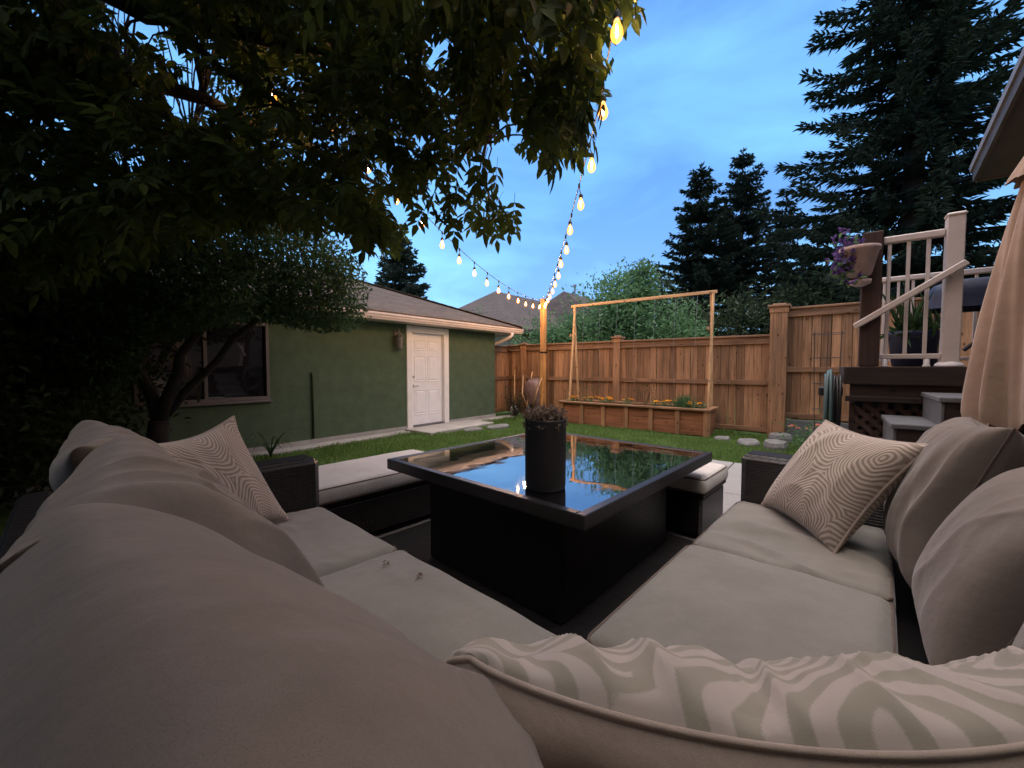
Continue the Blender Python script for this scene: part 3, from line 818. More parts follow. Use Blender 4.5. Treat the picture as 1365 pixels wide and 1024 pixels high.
# ================================================================== spruces
def spruce(label, x, d, h, rbase, n_whorl, per, mat, twig=.30, zlow=.6, seed=0, sparse=1.0, skew=0.0, dens=1.0, wtw=.035, group='spruce trees behind the fence'):
    r = np.random.default_rng(seed)
    b = cw(x, d, 0); t = thing('spruce_tree', b, label, 'tree', group)
    mb = MB(); mb.tube([b + (0, 0, -.2), b + (0, 0, h * .35), b + (0, 0, h * .75), b + (0, 0, h)], [h * .016 + .05, h * .012 + .03, h * .006 + .01, .01], 10)
    Pp = []; Dd = []; Ll = []
    for w in range(n_whorl):
        f = (w + r.uniform(-.3, .3)) / n_whorl; f = min(max(f, 0), .995)
        z = zlow + (h - zlow) * f
        nb = per if f < .85 else max(3, per - 2)
        a0 = r.uniform(0, 2 * PI)
        for k in range(nb):
            ang = a0 + 2 * PI * k / nb + r.uniform(-.4, .4)
            Lb = rbase * ((1 - f) ** .8) * r.uniform(.5, 1.15) * (1 + skew * math.cos(ang)) + .12
            if f < .2: Lb *= r.uniform(.8, 1.05)
            o = np.array((math.cos(ang), math.sin(ang), 0)); side = np.array((-o[1], o[0], 0))
            n = max(3, int(Lb / (twig * .42)))
            s = np.linspace(.10, 1, n)
            rise = .25 * f - .12
            zc = Lb * (rise * s + (-.28 * s + .34 * s ** 2.4) * (1 - .5 * f))
            pts = b + o * (Lb * s)[:, None] + np.array((0, 0, 1.0)) * (z + zc)[:, None] + side * (.06 * Lb * np.sin(3 * s + k))[:, None]
            mb.tube([b + (0, 0, z), pts[len(pts) // 2], pts[-1]], [.012 + .012 * Lb, .008 + .004 * Lb, .004], 4, False)
            dirb = np.gradient(pts, axis=0); dirb = unit(dirb)
            m = int(13 * dens)
            for j in range(m):
                lat = r.uniform(-1, 1, n)[:, None]
                spread = (twig * 1.5 * (1 - .55 * s))[:, None]
                Pp.append(pts + side * lat * spread * .35 + r.normal(size=(n, 3)) * .03)
                Dd.append(unit(dirb * r.uniform(.4, 1.0, n)[:, None] + side * lat * .95 + np.array((0, 0, 1.0)) * (r.uniform(-.75, .18, n))[:, None]))
                Ll.append(twig * r.uniform(.6, 1.25, n) * (1.1 - .4 * s))
    # leader
    for j in range(int(26 * dens)):
        Pp.append(b[None] + np.array([[0, 0, h - r.uniform(0, h * .06)]])); Dd.append(unit(r.normal(size=(1, 3)) * .8 + np.array([[0, 0, .9]]))); Ll.append(np.array([twig * r.uniform(.5, 1)]))
    P = np.concatenate(Pp); D = np.concatenate(Dd); L = np.concatenate(Ll); n = len(P)
    # needled twig: two crossed tapered blades
    S = unit(np.cross(D, r.normal(size=(n, 3)))); U = np.cross(D, S); parts = []
    for sd in (S, U):
        w = wtw * r.uniform(.7, 1.3, n)[:, None]
        V = np.stack([P - sd * w * .45, P + D * (L * .55)[:, None] - sd * w, P + D * L[:, None], P + D * (L * .45)[:, None] + sd * w], 1).reshape(-1, 3)
        parts.append((V, np.arange(n * 4).reshape(-1, 4)))
    obj('trunk', mb, M['bark_dark'], t, smooth=True)
    obj('crown', join(parts), M[mat], t)
    return t
spruce('huge dark spruce towering over the deck, its top above the picture', 13.6, 14.0, 21, 5.2, 38, 8, 'needle', .42, .8, 1, dens=1.15, wtw=.032)
spruce('tapering dark spruce standing leftmost of the row beyond the low fence', 10.3, 22.5, 12.3, 4.0, 27, 7, 'needle', .34, .8, 2, dens=1.0, wtw=.040)
spruce('pointed spruce, the taller middle one beyond the low fence', 13.1, 23.5, 13.6, 4.2, 28, 7, 'needle_blue', .34, .8, 3, dens=1.0, wtw=.040)
spruce('smaller thin-topped spruce between the pointed spruce and the huge one', 16.6, 25.0, 11.7, 3.8, 24, 6, 'needle', .34, .8, 4, dens=1.0, wtw=.040)
spruce('short dark spruce filling the gap beside the huge one', 14.6, 19.0, 8.2, 3.2, 20, 7, 'needle', .34, .5, 6, dens=.7, wtw=.045)
spruce('blue-green spruce with layered boughs rising behind the garage roof', -5.6, 20.5, 7.9, 3.0, 20, 8, 'needle_blue', .36, .8, 5, wtw=.045, group='spruce trees behind the garage')

# ================================================================== broadleaf shrubs and trees beyond the fence
def bush(name, label, cat, blobs, mat, n, leaf, width, seed=0, group=None, stem=True, top=1.0):
    """blobs: (x, d, z, rx, rd, rz) in metres; leaf clumps on and inside uneven lobes"""
    r = np.random.default_rng(seed)
    base = cw(np.mean([q[0] for q in blobs]), np.mean([q[1] for q in blobs]), 0)
    t = thing(name, base, label, cat, group)
    vol = np.array([q[3] * q[4] * q[5] for q in blobs]) ** (2 / 3); vol = vol / vol.sum()
    mb = MB(); Ps = []; Ds = []
    for q, fr in zip(blobs, vol):
        c = cw(q[0], q[1], q[2])
        if stem:
            mb.tube([base + (0, 0, -.05), (base + c) / 2 + (0, 0, -.1), c], [.05 + .02 * q[5], .03 + .01 * q[5], .008], 6, False)
        nc = max(6, int(n * fr / 34))
        dv = unit(r.normal(size=(nc, 3))); rad = r.uniform(.35, 1.05, nc) ** .6
        rad *= 1 + .22 * np.array([mnoise.noise(Vector(v_ * 2.3 + seed)) for v_ in dv])
        off = dv * rad[:, None]
        cen = c + np.outer(off[:, 0] * q[3], [RT[0], RT[1], 0]) + np.outer(off[:, 1] * q[4], [FW[0], FW[1], 0]) + np.outer(off[:, 2] * q[5], [0, 0, 1])
        for k in range(nc):
            m = 34; s = .11 * (q[3] + q[5])
            Ps.append(cen[k] + r.normal(size=(m, 3)) * min(s, .32) * np.array((1, 1, .8)))
            Ds.append(dv[k] * .7 + r.normal(size=(m, 3)) * .7 + np.array((0, 0, .25 * top)))
            if stem and k % 4 == 0: mb.tube([c, (c + cen[k]) / 2, cen[k] + dv[k] * .1], [.02, .012, .004], 4, False)
    P = np.concatenate(Ps); D = np.concatenate(Ds); ok = P[:, 2] > .03; P, D = P[ok], D[ok]
    if stem: obj('stem', mb, M['bark'], t)
    obj('foliage', leaf_quads(P, D, np.array((0, 0, 1.0)) + r.normal(size=P.shape) * .7, leaf * r.uniform(.7, 1.2, len(P)), width * r.uniform(.8, 1.2, len(P))), M[mat], t)
    return t
bush('tall_shrub', 'rounded mid-green leafy tree over the low fence behind the trellis', 'tree', [(3.4, 14, 2.6, 1.5, 1.3, 1.5), (4.9, 14.2, 2.4, 1.3, 1.2, 1.5), (4.1, 14.3, 3.7, .9, .9, 1.0), (2.4, 13.8, 1.9, 1.0, 1, 1.1), (5.4, 13.6, 1.9, 1.1, 1, 1.0), (3.6, 14, 3.3, .8, .8, .9), (4.6, 14, 4.1, .45, .5, .55)], 'leaf_shrub', 17000, .14, .065, 11, 'leafy trees behind the fence')
bush('tall_shrub', 'loose grey-green bush just behind the golden light pole', 'shrub', [(.9, 13.2, 1.6, .8, .7, 1.3), (1.5, 13.4, 2.0, .8, .7, 1.0), (1.9, 13.5, 1.7, .7, .7, 1.0)], 'leaf_shrub', 5000, .12, .05, 12, 'leafy trees behind the fence')
bush('tall_shrub', 'dark twiggy tree between the rounded green tree and the leftmost spruce', 'tree', [(6.6, 18, 3.2, 1.5, 1.2, 1.9), (5.9, 18, 4.6, .9, .9, 1.2), (7.6, 18.2, 2.6, 1.3, 1.2, 1.6)], 'leaf_dark', 6500, .17, .07, 13, 'leafy trees behind the fence')
bush('tall_shrub', 'broad dark bush mass filling the foot of the huge spruce', 'shrub', [(9.0, 15.5, 2.0, 1.8, 1.2, 2.0), (11.2, 15.0, 2.6, 2.0, 1.2, 2.4), (13.6, 14.5, 2.6, 2.0, 1.2, 2.4), (16.0, 14, 2.4, 2.0, 1.2, 2.4), (7.2, 16, 1.7, 1.3, 1, 1.7)], 'leaf_dark', 15000, .2, .085, 14, 'leafy trees behind the fence')
bush('tall_shrub', 'small light-green treetop peeking over the garage hip', 'tree', [(-1.5, 20.5, 3.3, .9, .8, 1.0), (-2.1, 20.6, 3.0, .6, .6, .8)], 'leaf_shrub', 1500, .17, .07, 15)
# dark hedge on the left; clumps behind the camera are added to block light
bush('hedge', 'tall black-green hedge closing the yard behind the left sofa, with unseen clumps added behind the camera to block light', 'hedge', [(-5.1, 4.5, .9, .6, .6, 1.1), (-4.9, 5.0, 1.8, .7, .6, .8), (-4.4, 3.7, .8, .5, .6, .9), (-5.3, 4.6, 1.1, .9, .8, 1.3), (-5.0, 3.5, 1.1, .8, .8, 1.3), (-4.7, 2.4, 1.1, .8, .8, 1.3), (-4.6, 1.2, 1.0, .8, .8, 1.2), (-5.6, 5.6, 1.1, .8, .7, 1.4), (-5.2, 4.0, 2.1, .8, .9, .9), (-5.5, 5.2, 2.0, .8, .9, .9), (-4.9, 2.8, 2.1, .8, .9, .9), (-4.5, .1, 1.1, .8, .8, 1.3), (-4.3, -1.0, 1.1, .8, .8, 1.3), (-4.0, -2.1, 1.2, .9, .8, 1.4), (-4.4, -.4, 2.1, .8, 1.1, .9), (-3.3, -1.6, 1.2, .8, .7, 1.5), (-2.5, -1.7, 1.2, .8, .7, 1.6), (-1.7, -1.8, 1.2, .8, .7, 1.6), (-.9, -1.9, 1.2, .8, .7, 1.6), (-.2, -2.0, 1.1, .6, .6, 1.4), (-2.9, -1.7, 2.5, 1.0, .7, .9), (-1.4, -1.9, 2.5, 1.0, .7, .9), (-3.2, -2.8, 1.3, .9, .8, 1.5)], 'leaf_dark', 95000, .085, .042, 16, stem=False)
# ================================================================== cushions
def F3(c): return fl(*c)
def ridge(u, v, seed, fu, fv, amp, warp=.5):
    w = mnoise.noise(Vector((u * 1.7, v * 1.7, seed + 9.1))) * warp
    n = mnoise.noise(Vector((u * fu + w, v * fv + w * .6, seed)))
    n2 = mnoise.noise(Vector((u * fu * 2.1 + w, v * fv * 1.6 - w, seed + 4.3)))
    r1 = max(0, 1 - abs(n) * 2.6) ** 2; r2 = max(0, 1 - abs(n2) * 2.6) ** 2
    lo = mnoise.noise(Vector((u * 1.3, v * 1.3, seed + 20)))
    s1 = mnoise.noise(Vector((u * fu * 1.5 + w * 1.6 + v * .5, v * fv * .7, seed + 31)))
    s2 = mnoise.noise(Vector((u * fu * 3.1 - w * 2 - v * .8, v * fv * 1.3, seed + 47)))
    return amp * (r1 * (.7 + .7 * lo) + .45 * r2 * max(0, .4 + lo) + .9 * s1 + .5 * s2 * (.5 + lo) - .25)

def set_uv(o, uv):
    me = o.data; lay = me.uv_layers.new(name='UVMap')
    li = np.empty(len(me.loops), np.int32); me.loops.foreach_get('vertex_index', li)
    lay.data.foreach_set('uv', np.asarray(uv, np.float32)[li].ravel())

def pillow(name, corners, thick, mat, label, cat, group=None, res=70, fold=(6, 1.2, .018), seed=1.0, power=.42, pinch=.05, pipe='piping', pipe_r=.006, back=None, sag=None, world=False, flip=1, rnd=0.0, upow=1.0, backk=1.0):
    """corners BL BR TR TL; a knife-edged cushion plump in the middle, folds running up the cloth"""
    BL, BR, TR, TL = [np.array(c if world else F3(c), float) for c in corners]
    n_ = np.cross((BR - BL) + (TR - TL), (TL - BL) + (TR - BR)); n_ /= np.linalg.norm(n_); n_ *= flip
    cen = (BL + BR + TR + TL) / 4
    def base(u, v):
        su, sv = math.sin(PI * u), math.sin(PI * v)
        uu = u + pinch * (.5 - u) * 2 * sv * (abs(2 * u - 1) ** 3) ; vv = v + pinch * (.5 - v) * 2 * su * (abs(2 * v - 1) ** 3)
        k_ = rnd * (abs(2 * u - 1) * abs(2 * v - 1)) ** 4; uu += (.5 - uu) * k_; vv += (.5 - vv) * k_
        p = (BL * (1 - uu) + BR * uu) * (1 - vv) + (TL * (1 - uu) + TR * uu) * vv
        if sag is not None: p = p + sag * (su * vv ** 2)
        return p
    sp = lambda i: .5 - .5 * math.cos(PI * i / res) * (1 - .25 * math.sin(PI * i / res))
    ts = [min(1, max(0, sp(i))) for i in range(res + 1)]
    V = []; UV = []; id_f = {}; id_b = {}
    for side in (1, -1):
        for i, u in enumerate(ts):
            for j, v in enumerate(ts):
                edge = i in (0, res) or j in (0, res)
                if edge and side == -1: id_b[i, j] = id_f[i, j]; continue
                pr = max(0, 1 - (2 * u - 1) ** 2) ** (power * upow) * max(0, 1 - (2 * v - 1) ** 2) ** power
                wr = ridge(u, v, seed + side * 3, *fold) * min(1, pr * 1.8) * (1 if side == 1 else .6)
                (id_f if side == 1 else id_b)[i, j] = len(V)
                V.append(base(u, v) + n_ * side * (thick / 2 * pr * (1 if side == 1 else backk) + wr)); UV.append((u, v))
    F = []
    for i in range(res):
        for j in range(res):
            q = (id_f[i, j], id_f[i + 1, j], id_f[i + 1, j + 1], id_f[i, j + 1]); F.append(q if flip == 1 else q[::-1])
            q = (id_b[i, j], id_b[i, j + 1], id_b[i + 1, j + 1], id_b[i + 1, j]); F.append(q if flip == 1 else q[::-1])
    mb = MB(); mb.add(V, F)
    o = obj(name, mb, mat, None, tuple(cen - np.array((0, 0, .2))), True)
    set_uv(o, UV); tag(o, label, cat, group)
    if back is not None:
        o.data.materials.append(back)
        mi = [0] * len(o.data.polygons)
        for k in range(len(mi)): mi[k] = k % 2
        o.data.polygons.foreach_set('material_index', mi)
    if pipe:
        loop = [V[id_f[i, 0]] for i in range(res)] + [V[id_f[res, j]] for j in range(res)] + [V[id_f[res - i, res]] for i in range(res)] + [V[id_f[0, res - j]] for j in range(res + 1)]
        obj('piping', MB().tube(loop, pipe_r, 6), M[pipe], o, smooth=True)
    return o

def box_cushion(name, p0, p1, q0, q1, z0, z1, mat, label, cat, group, r=.045, puff=.022, wr=.006, seed=1.0, n=46, pipe=True, fold=(2.6, 2.6)):
    hp, hq, hz = (p1 - p0) / 2, (q1 - q0) / 2, (z1 - z0) / 2
    cp, cq, cz = (p0 + p1) / 2, (q0 + q1) / 2, (z0 + z1) / 2
    def axis(h, k):
        inner = np.linspace(-(h - r), h - r, k); rim = r * np.tan(np.linspace(0, PI / 4, 5))[1:]
        return np.concatenate([-(h - r) - rim[::-1], inner, (h - r) + rim])
    ax = [axis(hp, n), axis(hq, n), axis(hz, 4)]; H = (hp, hq, hz)
    idx = {}; V = []; F = []
    def vid(a):
        k = tuple(round(x, 5) for x in a)
        if k in idx: return idx[k]
        a = np.array(a); inn = np.clip(a, [-(h - r) for h in H], [h - r for h in H]); d = a - inn; L = np.linalg.norm(d)
        p = inn + d / L * r if L > 1e-9 else a
        u, v = p[0] / hp, p[1] / hq
        b = max(0, (1 - u * u)) ** .5 * max(0, (1 - v * v)) ** .5
        s = p[2] / hz
        zz = p[2] + s * puff * b + (ridge(u * .5 + .5, v * .5 + .5, seed, *fold, wr) * min(1, b * 1.7) if s > .2 else 0)
        sq = 1 + .012 * math.sin(9 * v + seed) * (1 if s > -.9 else .5) * abs(u) ** 4 / max(.2, hp) * .3
        sv = .010 * (1 - s * s)      # the boxing bellies out a little
        du = sv * max(-1, min(1, u)) if abs(u) > .9 else 0; dv = sv * max(-1, min(1, v)) if abs(v) > .9 else 0
        idx[k] = len(V); V.append(fl(cp + p[0] * sq + du, cq + p[1] + dv, cz + zz)); return idx[k]
    for d in range(3):
        a, b = [(1, 2), (2, 0), (0, 1)][d]
        for sg in (-1, 1):
            A, B = ax[a], ax[b]; c = sg * H[d]
            for i in range(len(A) - 1):
                for j in range(len(B) - 1):
                    q = []
                    for (x, y) in ((i, j), (i + 1, j), (i + 1, j + 1), (i, j + 1)):
                        v = [0, 0, 0]; v[d] = c; v[a] = A[x]; v[b] = B[y]; q.append(vid(v))
                    F.append(tuple(q if sg > 0 else q[::-1]))
    o = obj(name, MB().add(V, F), mat, None, tuple(fl(cp, cq, z0)), True); tag(o, label, cat, group)
    if pipe:
        for s in (1, -1):
            loop = []; e = r * .29
            for k in range(97):
                a = 2 * PI * k / 96
                c_, s_ = math.cos(a), math.sin(a); rr = r * .95
                x = math.copysign(hp - r, c_) + (rr) * c_ ; y = math.copysign(hq - r, s_) + rr * s_
                loop.append(fl(cp + x, cq + y, cz + s * (hz - e * 1.3) + .002 * math.sin(7 * a + seed)))
            # straight runs need points too
            dense = []
            for a_, b_ in zip(loop[:-1], loop[1:]):
                m = max(1, int(np.linalg.norm(b_ - a_) / .03))
                for t in range(m): dense.append(a_ + (b_ - a_) * t / m)
            dense.append(loop[-1])
            obj('piping', MB().tube(dense, .0055, 6), M['piping'], o, smooth=True)
    return o

# ================================================================== wicker sofas
def wbox(mb, p0, p1, q0, q1, z0, z1, bev=.02):
    mb.box((p0, q0, z0), (p1, q1, z1), lambda x, y, z: fl(x, y, z), bev); return mb
s1 = thing('wicker_sofa', fl(-.5, .5, .03), 'dark wicker sofa run on the left, carrying the big brown back cushions', 'sofa')
obj('base', wbox(MB(), -1.13, -.035, -1.15, 1.77, .07, .345), M['wicker'], s1)
obj('backrest', wbox(MB(), -1.14, -1.03, -1.15, 1.96, .347, .76), M['wicker'], s1)
obj('arm', wbox(MB(), -.96, -.005, 1.772, 1.965, .06, .752, .03), M['wicker'], s1)
for p in (-1.0, -.1):
    for q in (-.9, 1.9): obj('leg', wbox(MB(), p - .03, p + .03, q - .03, q + .03, .031, .072, .004), M['black'], s1)
s2 = thing('wicker_sofa', fl(.9, -.5, .03), 'dark wicker sofa run on the right, its arm beside the concrete patio', 'sofa')
obj('base', wbox(MB(), -.03, 1.77, -1.15, -.035, .07, .345), M['wicker'], s2)
obj('backrest', wbox(MB(), -.96, 1.96, -1.16, -1.045, .347, .80), M['wicker'], s2)
obj('arm', wbox(MB(), 1.772, 1.965, -1.04, -.005, .06, .752, .03), M['wicker'], s2)
for p in (.05, 1.9):
    for q in (-1.1, -.1): obj('leg', wbox(MB(), p - .03, p + .03, q - .03, q + .03, .031, .072, .004), M['black'], s2)
G1 = 'box seat cushions on the wicker sofas'
box_cushion('seat_cushion', -.66, 0, .945, 1.762, .348, .475, M['cushion'], 'taupe seat cushion with creases on the left sofa, next to its wicker arm', 'cushion', G1, wr=.012, seed=2.2)
box_cushion('seat_cushion', -.66, .005, .03, .94, .348, .478, M['cushion'], 'smooth taupe seat cushion on the left sofa with two bits of dead leaf', 'cushion', G1, seed=5.1)
box_cushion('seat_cushion', -.66, -.005, -.66, .022, .348, .472, M['cushion'], 'corner seat cushion almost hidden under the bold striped pillow', 'cushion', G1, seed=7.7)
box_cushion('seat_cushion', .03, .93, -.68, .005, .348, .480, M['cushion'], 'smooth grey-taupe seat cushion in the middle of the right sofa', 'cushion', G1, seed=3.3)
box_cushion('seat_cushion', .936, 1.765, -.68, 0, .348, .474, M['cushion'], 'wrinkled taupe seat cushion under the arc pillow on the right sofa', 'cushion', G1, wr=.022, seed=8.6, fold=(3.2, 2.0))
G2 = 'loose back cushions'
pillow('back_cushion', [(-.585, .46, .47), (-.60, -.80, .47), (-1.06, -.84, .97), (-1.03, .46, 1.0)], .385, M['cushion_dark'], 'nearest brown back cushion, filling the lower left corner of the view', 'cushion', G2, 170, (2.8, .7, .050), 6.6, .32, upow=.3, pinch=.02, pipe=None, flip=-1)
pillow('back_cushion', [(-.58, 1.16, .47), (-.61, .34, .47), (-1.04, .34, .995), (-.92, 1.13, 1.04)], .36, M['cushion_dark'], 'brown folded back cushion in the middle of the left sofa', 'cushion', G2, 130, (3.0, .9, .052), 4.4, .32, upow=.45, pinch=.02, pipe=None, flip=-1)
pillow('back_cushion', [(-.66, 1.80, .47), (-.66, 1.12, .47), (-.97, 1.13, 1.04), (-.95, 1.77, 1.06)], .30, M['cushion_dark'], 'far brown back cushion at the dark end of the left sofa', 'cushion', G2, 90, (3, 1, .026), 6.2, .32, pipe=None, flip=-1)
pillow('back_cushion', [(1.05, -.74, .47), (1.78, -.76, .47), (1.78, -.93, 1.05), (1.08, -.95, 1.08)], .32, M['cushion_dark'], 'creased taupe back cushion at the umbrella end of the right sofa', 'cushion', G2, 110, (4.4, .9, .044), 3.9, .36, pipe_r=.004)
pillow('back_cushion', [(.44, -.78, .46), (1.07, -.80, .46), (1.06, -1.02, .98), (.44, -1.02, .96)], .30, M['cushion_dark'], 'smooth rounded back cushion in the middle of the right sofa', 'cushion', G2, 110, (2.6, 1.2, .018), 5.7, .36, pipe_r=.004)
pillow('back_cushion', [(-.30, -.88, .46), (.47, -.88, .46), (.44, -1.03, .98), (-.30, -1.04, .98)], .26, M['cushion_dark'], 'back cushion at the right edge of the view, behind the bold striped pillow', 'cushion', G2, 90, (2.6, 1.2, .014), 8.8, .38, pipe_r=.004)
G3 = 'patterned throw pillows'
pillow('throw_pillow', [(-.66, 1.33, .49), (-.23, 1.62, .49), (-.45, 1.67, 1.04), (-.93, 1.42, 1.0)], .19, M['pattern_fine'], 'cream arc-patterned throw pillow leaning on the left sofa arm', 'pillow', G3, 90, (3, 1.5, .008), 2.9, .5, .10, 'cream', .006, flip=-1)
pillow('throw_pillow', [(1.69, -.14, .49), (1.20, -.50, .485), (1.30, -.78, .97), (1.66, -.42, 1.0)], .235, M['pattern_fine'], 'cream arc-patterned throw pillow slumped by the right sofa arm', 'pillow', G3, 90, (3, 1.5, .014), 7.3, .44, .055, 'cream', .007, flip=-1)
# bold pillow in the corner, close to the camera (corners in camera space metres, then placed in the yard)
pillow('throw_pillow', [cw(-.08, .98, .46), cw(1.12, .98, .38), cw(.98, .53, .86), cw(-.155, .60, .845)], .175, M['pattern_bold'], 'large cream and sage striped pillow crumpled in the sofa corner closest to the camera', 'pillow', G3, 170, (6.5, 1.4, .040), 3.1, .36, .03, 'cream', .0055, back=M['cream'], sag=cw(.02, -.10, -.045), world=True, flip=-1, rnd=.15, backk=2.1)
# bits of dead leaf
for (p, q, a, l) in ((-.155, .79, .4, 'tiny curled brown leaf scrap farther back on the left seat cushion'), (-.12, .62, 1.3, 'pale curled leaf scrap close to the front of the left seat cushion')):
    c = fl(p, q, .508)
    P = c + rng.normal(size=(4, 3)) * np.array((.006, .006, .001)); D = np.array([[math.cos(a + k), math.sin(a + k), .15] for k in (0, .5, 2.6, 4)])
    tag(obj('leaf_scrap', leaf_quads(P, D, np.array((0, 0, 1.0)) + rng.normal(size=(4, 3)) * .3, .022, .009, .5, .3), M['deadleaf'], None, c), l, 'leaf', 'leaf scraps on the seat cushion')

# ================================================================== table
tb = thing('patio_table', fl(1.4, 1.1, .03), 'square black patio table with a mirror-like glass top on a wicker box base', 'table')
p0, p1, q0, q1, tz = .45, 2.155, .265, 1.82, .66
mb = MB(); w = .045
wbox(mb, p0, p1, q0, q0 + w, tz - .068, tz, .004); wbox(mb, p0, p1, q1 - w, q1, tz - .068, tz, .004)
wbox(mb, p0, p0 + w, q0 + w, q1 - w, tz - .068, tz, .004); wbox(mb, p1 - w, p1, q0 + w, q1 - w, tz - .068, tz, .004)
wbox(mb, p0 + w, p1 - w, q0 + w, q1 - w, tz - .055, tz - .02, 0)
obj('top_frame', mb, M['table_frame'], tb)
def m_tableglass():
    t = NT('black_glass_top'); v = t.coord()
    nb = t.bump(t.noise(v, 2.6, 2, .5), .10, .02)
    d = t.n('BsdfPrincipled'); d.inputs['Base Color'].default_value = (.004, .004, .005, 1); d.inputs['Roughness'].default_value = .015; d.inputs['IOR'].default_value = 1.52
    g = t.n('BsdfGlossy'); g.inputs['Color'].default_value = (.95, .95, .97, 1); g.inputs['Roughness'].default_value = .015
    sm = t.ramp(t.noise(v, 9, 5, .7), [(.42, (.012, .012, .012)), (.75, (.09, .09, .09))]); t.l(sm, g.inputs['Roughness']); t.l(sm, d.inputs['Roughness'])
    t.l(nb, d.inputs['Normal']); t.l(nb, g.inputs['Normal'])
    mx = t.n('MixShader'); fr = t.n('Fresnel'); fr.inputs[0].default_value = 2.7
    t.l(fr.outputs[0], mx.inputs[0]); t.l(d.outputs[0], mx.inputs[1]); t.l(g.outputs[0], mx.inputs[2]); t.l(mx.outputs[0], t.out.inputs[0]); return t.m
M['tableglass'] = m_tableglass()
obj('glass_top', wbox(MB(), p0 + w + .002, p1 - w - .002, q0 + w + .002, q1 - w - .002, tz - .018, tz - .004, 0), M['tableglass'], tb)
obj('base', wbox(MB(), .57, 1.83, .46, 1.52, .035, .58, .02), M['wicker'], tb)
obj('lift_column', wbox(MB(), .9, 1.6, .7, 1.35, .58, tz - .056, .01), M['black'], tb)
for p in (.63, 1.77):
    for q in (.52, 1.46): obj('strut', MB().beam(fl(p, q, .582), fl(p, q, tz - .057), .04, .04, (1, 0, 0)), M['black'], tb)


# ================================================================== benches
def bench(p0, p1, q0, q1, lab):
    t = thing('wicker_bench', fl((p0 + p1) / 2, (q0 + q1) / 2, .03), lab, 'bench', 'wicker benches around the table')
    obj('base', wbox(MB(), p0 + .012, p1 - .012, q0 + .012, q1 - .012, .06, .34), M['wicker'], t)
    mb = MB(); wbox(mb, p0, p1, q0, q1, .34, .365, .006); obj('rim', mb, M['wicker'], t)
    for p in (p0 + .06, p1 - .06):
        for q in (q0 + .06, q1 - .06): obj('leg', wbox(MB(), p - .025, p + .025, q - .025, q + .025, .031, .06, .003), M['black'], t)
bench(2.02, 2.59, .28, 1.48, 'dark wicker bench half under the far right side of the table')
bench(-.02, 1.24, 2.06, 2.68, 'dark wicker bench behind the far left side of the table')
G4 = 'bench cushions'
box_cushion('bench_cushion', 2.02, 2.60, .275, 1.49, .367, .487, M['cushion_pale'], 'thick tan bench cushion sticking out past the right corner of the table', 'cushion', G4, r=.03, puff=.018, seed=4.8, n=30)
box_cushion('bench_cushion', -.03, 1.25, 2.05, 2.70, .367, .487, M['cushion_pale'], 'pale bench cushion between the left sofa arm and the table', 'cushion', G4, r=.03, puff=.012, seed=9.4, n=30)

# ================================================================== pot on the table
pc = cw(.173, 2.08, tz - .004)
pt = thing('flower_pot', pc, 'tall matte black cylinder pot of dried flower heads on the glass table', 'pot')
obj('body', MB().lathe(pc, [(.098, .001), (.103, .006), (.1045, .03), (.106, .33), (.1065, .352), (.104, .357), (.099, .353), (.098, .30)], 48), M['black_pot'], pt, smooth=True)
obj('soil', MB().lathe(pc, [(.0975, .312), (.05, .317), (.002, .317)], 24, cap=False), M['soil'], pt)
n = 260
a = rng.uniform(0, 2 * PI, n); rr = .098 * np.sqrt(rng.uniform(0, 1, n)); top = rng.uniform(.34, .425, n) - (rr / .098) ** 2 * .03
H = pc + np.stack([rr * np.cos(a) * 1.12, rr * np.sin(a) * 1.12, top], 1)
st = MB()
for h in H[::2]: st.tube([pc + np.array(((h - pc)[0] * .6, (h - pc)[1] * .6, .31)), h], .0016, 3, False)
obj('stems', st, M['deadleaf'], pt)
parts = []
for k in range(9):
    D = rdir(n) + np.array((0, 0, .35)); parts.append(leaf_quads(H, D, rdir(n), rng.uniform(.010, .018, n), .007, .3, .3))
obj('flower_heads', join(parts), M['dry_flower'], pt)

# ================================================================== closed umbrella
uc = cw(2.64, 2.0, .03)
um = thing('patio_umbrella', uc, 'closed tan patio umbrella hanging in long folds at the right edge', 'umbrella')
obj('pole', MB().lathe(uc, [(.024, .07), (.024, 2.36)], 16), M['deck_post'], um, smooth=True)
obj('base_weight', MB().lathe(uc, [(.25, .001), (.25, .035), (.20, .06), (.045, .075), (.04, .2), (.026, .2)], 28), M['black'], um, smooth=True)
V = []; nz, na = 60, 144
for i in range(nz + 1):
    f = i / nz; z = .98 + 1.26 * f
    R = .25 * (1 - f) ** .8 + .105 * f ** .7
    for k in range(na):
        th = 2 * PI * k / na
        fold = .16 * math.cos(9 * th + .8 * math.sin(2.2 * f + 1)) + .07 * math.sin(19 * th + 4 * f) + .05 * math.sin(5 * th + 2)
        r_ = R * (.88 + fold * (.35 + .65 * (1 - f)))
        hem = .035 * math.cos(9 * th + .8) * (1 - f) ** 6
        V.append(uc + np.array((r_ * math.cos(th), r_ * math.sin(th), z + hem - .03)))
F = [(i * na + k, i * na + (k + 1) % na, (i + 1) * na + (k + 1) % na, (i + 1) * na + k) for i in range(nz) for k in range(na)]
can = obj('canopy', MB().add(V, F), M['umbrella'], um, smooth=True)
V = []
for i, (R, z) in enumerate(((.15, 2.19), (.14, 2.21), (.10, 2.30), (.06, 2.38), (.03, 2.42))):
    for k in range(72):
        th = 2 * PI * k / 72; r_ = R * (1 + (.10 * math.cos(9 * th) if i < 3 else 0)); V.append(uc + np.array((r_ * math.cos(th), r_ * math.sin(th), z - (.012 * math.cos(9 * th) if i == 0 else 0))))
F = [(i * 72 + k, i * 72 + (k + 1) % 72, (i + 1) * 72 + (k + 1) % 72, (i + 1) * 72 + k) for i in range(4) for k in range(72)]
